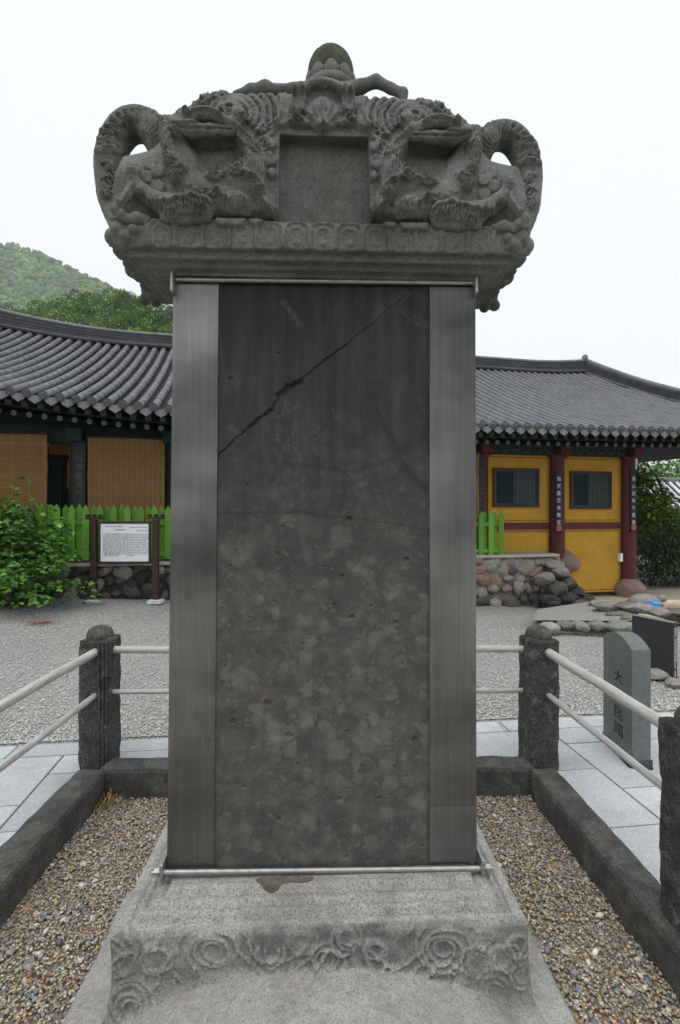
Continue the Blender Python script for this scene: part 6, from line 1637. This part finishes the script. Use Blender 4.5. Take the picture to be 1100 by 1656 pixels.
C = np.vstack(C); D = np.vstack(D); T = np.vstack(T); V, m = leaf_cloud(C, D, .42, 9, None)
tag(link('near_forest', mesh_np('near_forest', V.reshape(-1, 3), np.arange(m)[None, :] + m * np.arange(len(C))[:, None], False, np.repeat(T, m, 0)), MAT['leaf']), kind='stuff')
# woods on the mountain: lumpy crowns
iv, if_ = ico(2); NV = len(iv); V = []; T = []; k = 0
for q in np.arange(-330, 330, 6.2):
    for Y in np.arange(640, 930, 11.0):
        q2 = q + rg.uniform(-4, 4); Y2 = Y + rg.uniform(-6, 6); rr_ = rg.uniform(3.0, 6.0); x = (q2 - 550) / FPX * Y2; z = float(sf_f(q2, Y2))
        lump = 1 + .42 * np.sin(iv[:, 0:1] * 5 + q) * np.cos(iv[:, 1:2] * 4 + Y) + .25 * np.sin(iv[:, 2:3] * 9 + q * 3)
        V.append(iv * lump * np.array([rr_, rr_, rr_ * .9]) + np.array([x, Y2, z + rr_ * .2])); base = np.array([(.09, .17, .04), (.13, .22, .045), (.06, .12, .035)][rg.choice(3)])
        T.append(np.repeat(base[None] * (1 + .15 * rg.randn()), NV, 0)); k += 1
tag(link('far_forest', mesh_np('far_forest', np.vstack(V), (if_[None] + NV * np.arange(k)[:, None, None]).reshape(-1, 3), True, np.clip(np.vstack(T), .01, .3)), MAT['forest']), kind='stuff')
# air between here and the mountain
hz = NT('haze'); hz.n.remove(hz.bsdf); pv = hz.n.new('ShaderNodeVolumePrincipled'); pv.inputs['Color'].default_value = (.86, .92, 1.0, 1); pv.inputs['Density'].default_value = .00026; pv.inputs['Anisotropy'].default_value = .0
hz.l.new(pv.outputs[0], hz.n['Material Output'].inputs['Volume'])
tag(MB().box(-1600, 1600, -320, 2050, -1.5, 560).build('haze', hz.mat), kind='stuff')

# small things on the ground
def scatter_bits(name, px, py, n, spread, cols, ln, seed):
    rg = np.random.RandomState(seed); k = (py - 828) / FPX; Yq = CAM_H / k
    for _ in range(6): Yq = (CAM_H - float(ground_z((px - 550) / FPX * Yq, Yq))) / k
    c = P(px, py, Yq); V = []; F = []
    for i in range(n):
        x, y = c.x + rg.randn() * spread[0], c.y + rg.randn() * spread[1]; a = rg.rand() * 6.28; l_ = ln * (.5 + rg.rand()); z = float(ground_z(x, y)) + .004 + .01 * rg.rand(); dx, dy = math.cos(a) * l_, math.sin(a) * l_; w_ = .06 * l_
        b = len(V); V += [(x, y, z), (x + dx * .5 - dy * .05, y + dy * .5 + dx * .05, z + .012 * rg.rand()), (x + dx, y + dy, z), (x + dx * .5 + dy * .08, y + dy * .5 - dx * .08, z + .006)]; F.append((b, b + 1, b + 2, b + 3))
    tone = np.repeat(leaf_tone(n, rg, cols, [1 / len(cols)] * len(cols)), 4, 0)
    tag(link(name, mesh_np(name, V, np.array(F), False, tone), MAT['leaf']), kind='stuff')
scatter_bits('dry_needles', 66, 1009, 120, (.13, .035), [(.36, .15, .05), (.42, .2, .08), (.28, .12, .05)], .07, 3)
scatter_bits('fallen_leaves', 230, 1010, 60, (1.2, .8), [(.26, .16, .07), (.20, .12, .06), (.32, .24, .10)], .05, 5)
scatter_bits('moss_strip', 215, 966, 900, (.55, .05), [(.10, .13, .03), (.16, .16, .05), (.07, .09, .03)], .05, 6)
dg = np.random.RandomState(8); V = []; F = []
for i in range(46):
    x, y = -1.47 + abs(dg.randn()) * .05, 3.27 - abs(dg.randn()) * .06; a = dg.rand() * 6.28; l_ = .05 + .07 * dg.rand(); b = len(V); zz_ = -.115
    V += [(x, y, zz_), (x + math.cos(a) * l_ * .5 + .004, y + math.sin(a) * l_ * .5, zz_ + l_ * .5), (x + math.cos(a) * l_, y + math.sin(a) * l_, zz_ + l_ * .4), (x + math.cos(a) * l_ * .5 - .006, y + math.sin(a) * l_ * .5 + .003, zz_ + l_ * .45)]; F.append((b, b + 1, b + 2, b + 3))
tag(link('dry_grass', mesh_np('dry_grass', V, np.array(F), False, np.repeat(leaf_tone(46, dg, [(.36, .26, .10), (.28, .17, .07)], [.6, .4]), 4, 0)), MAT['leaf']), kind='stuff')
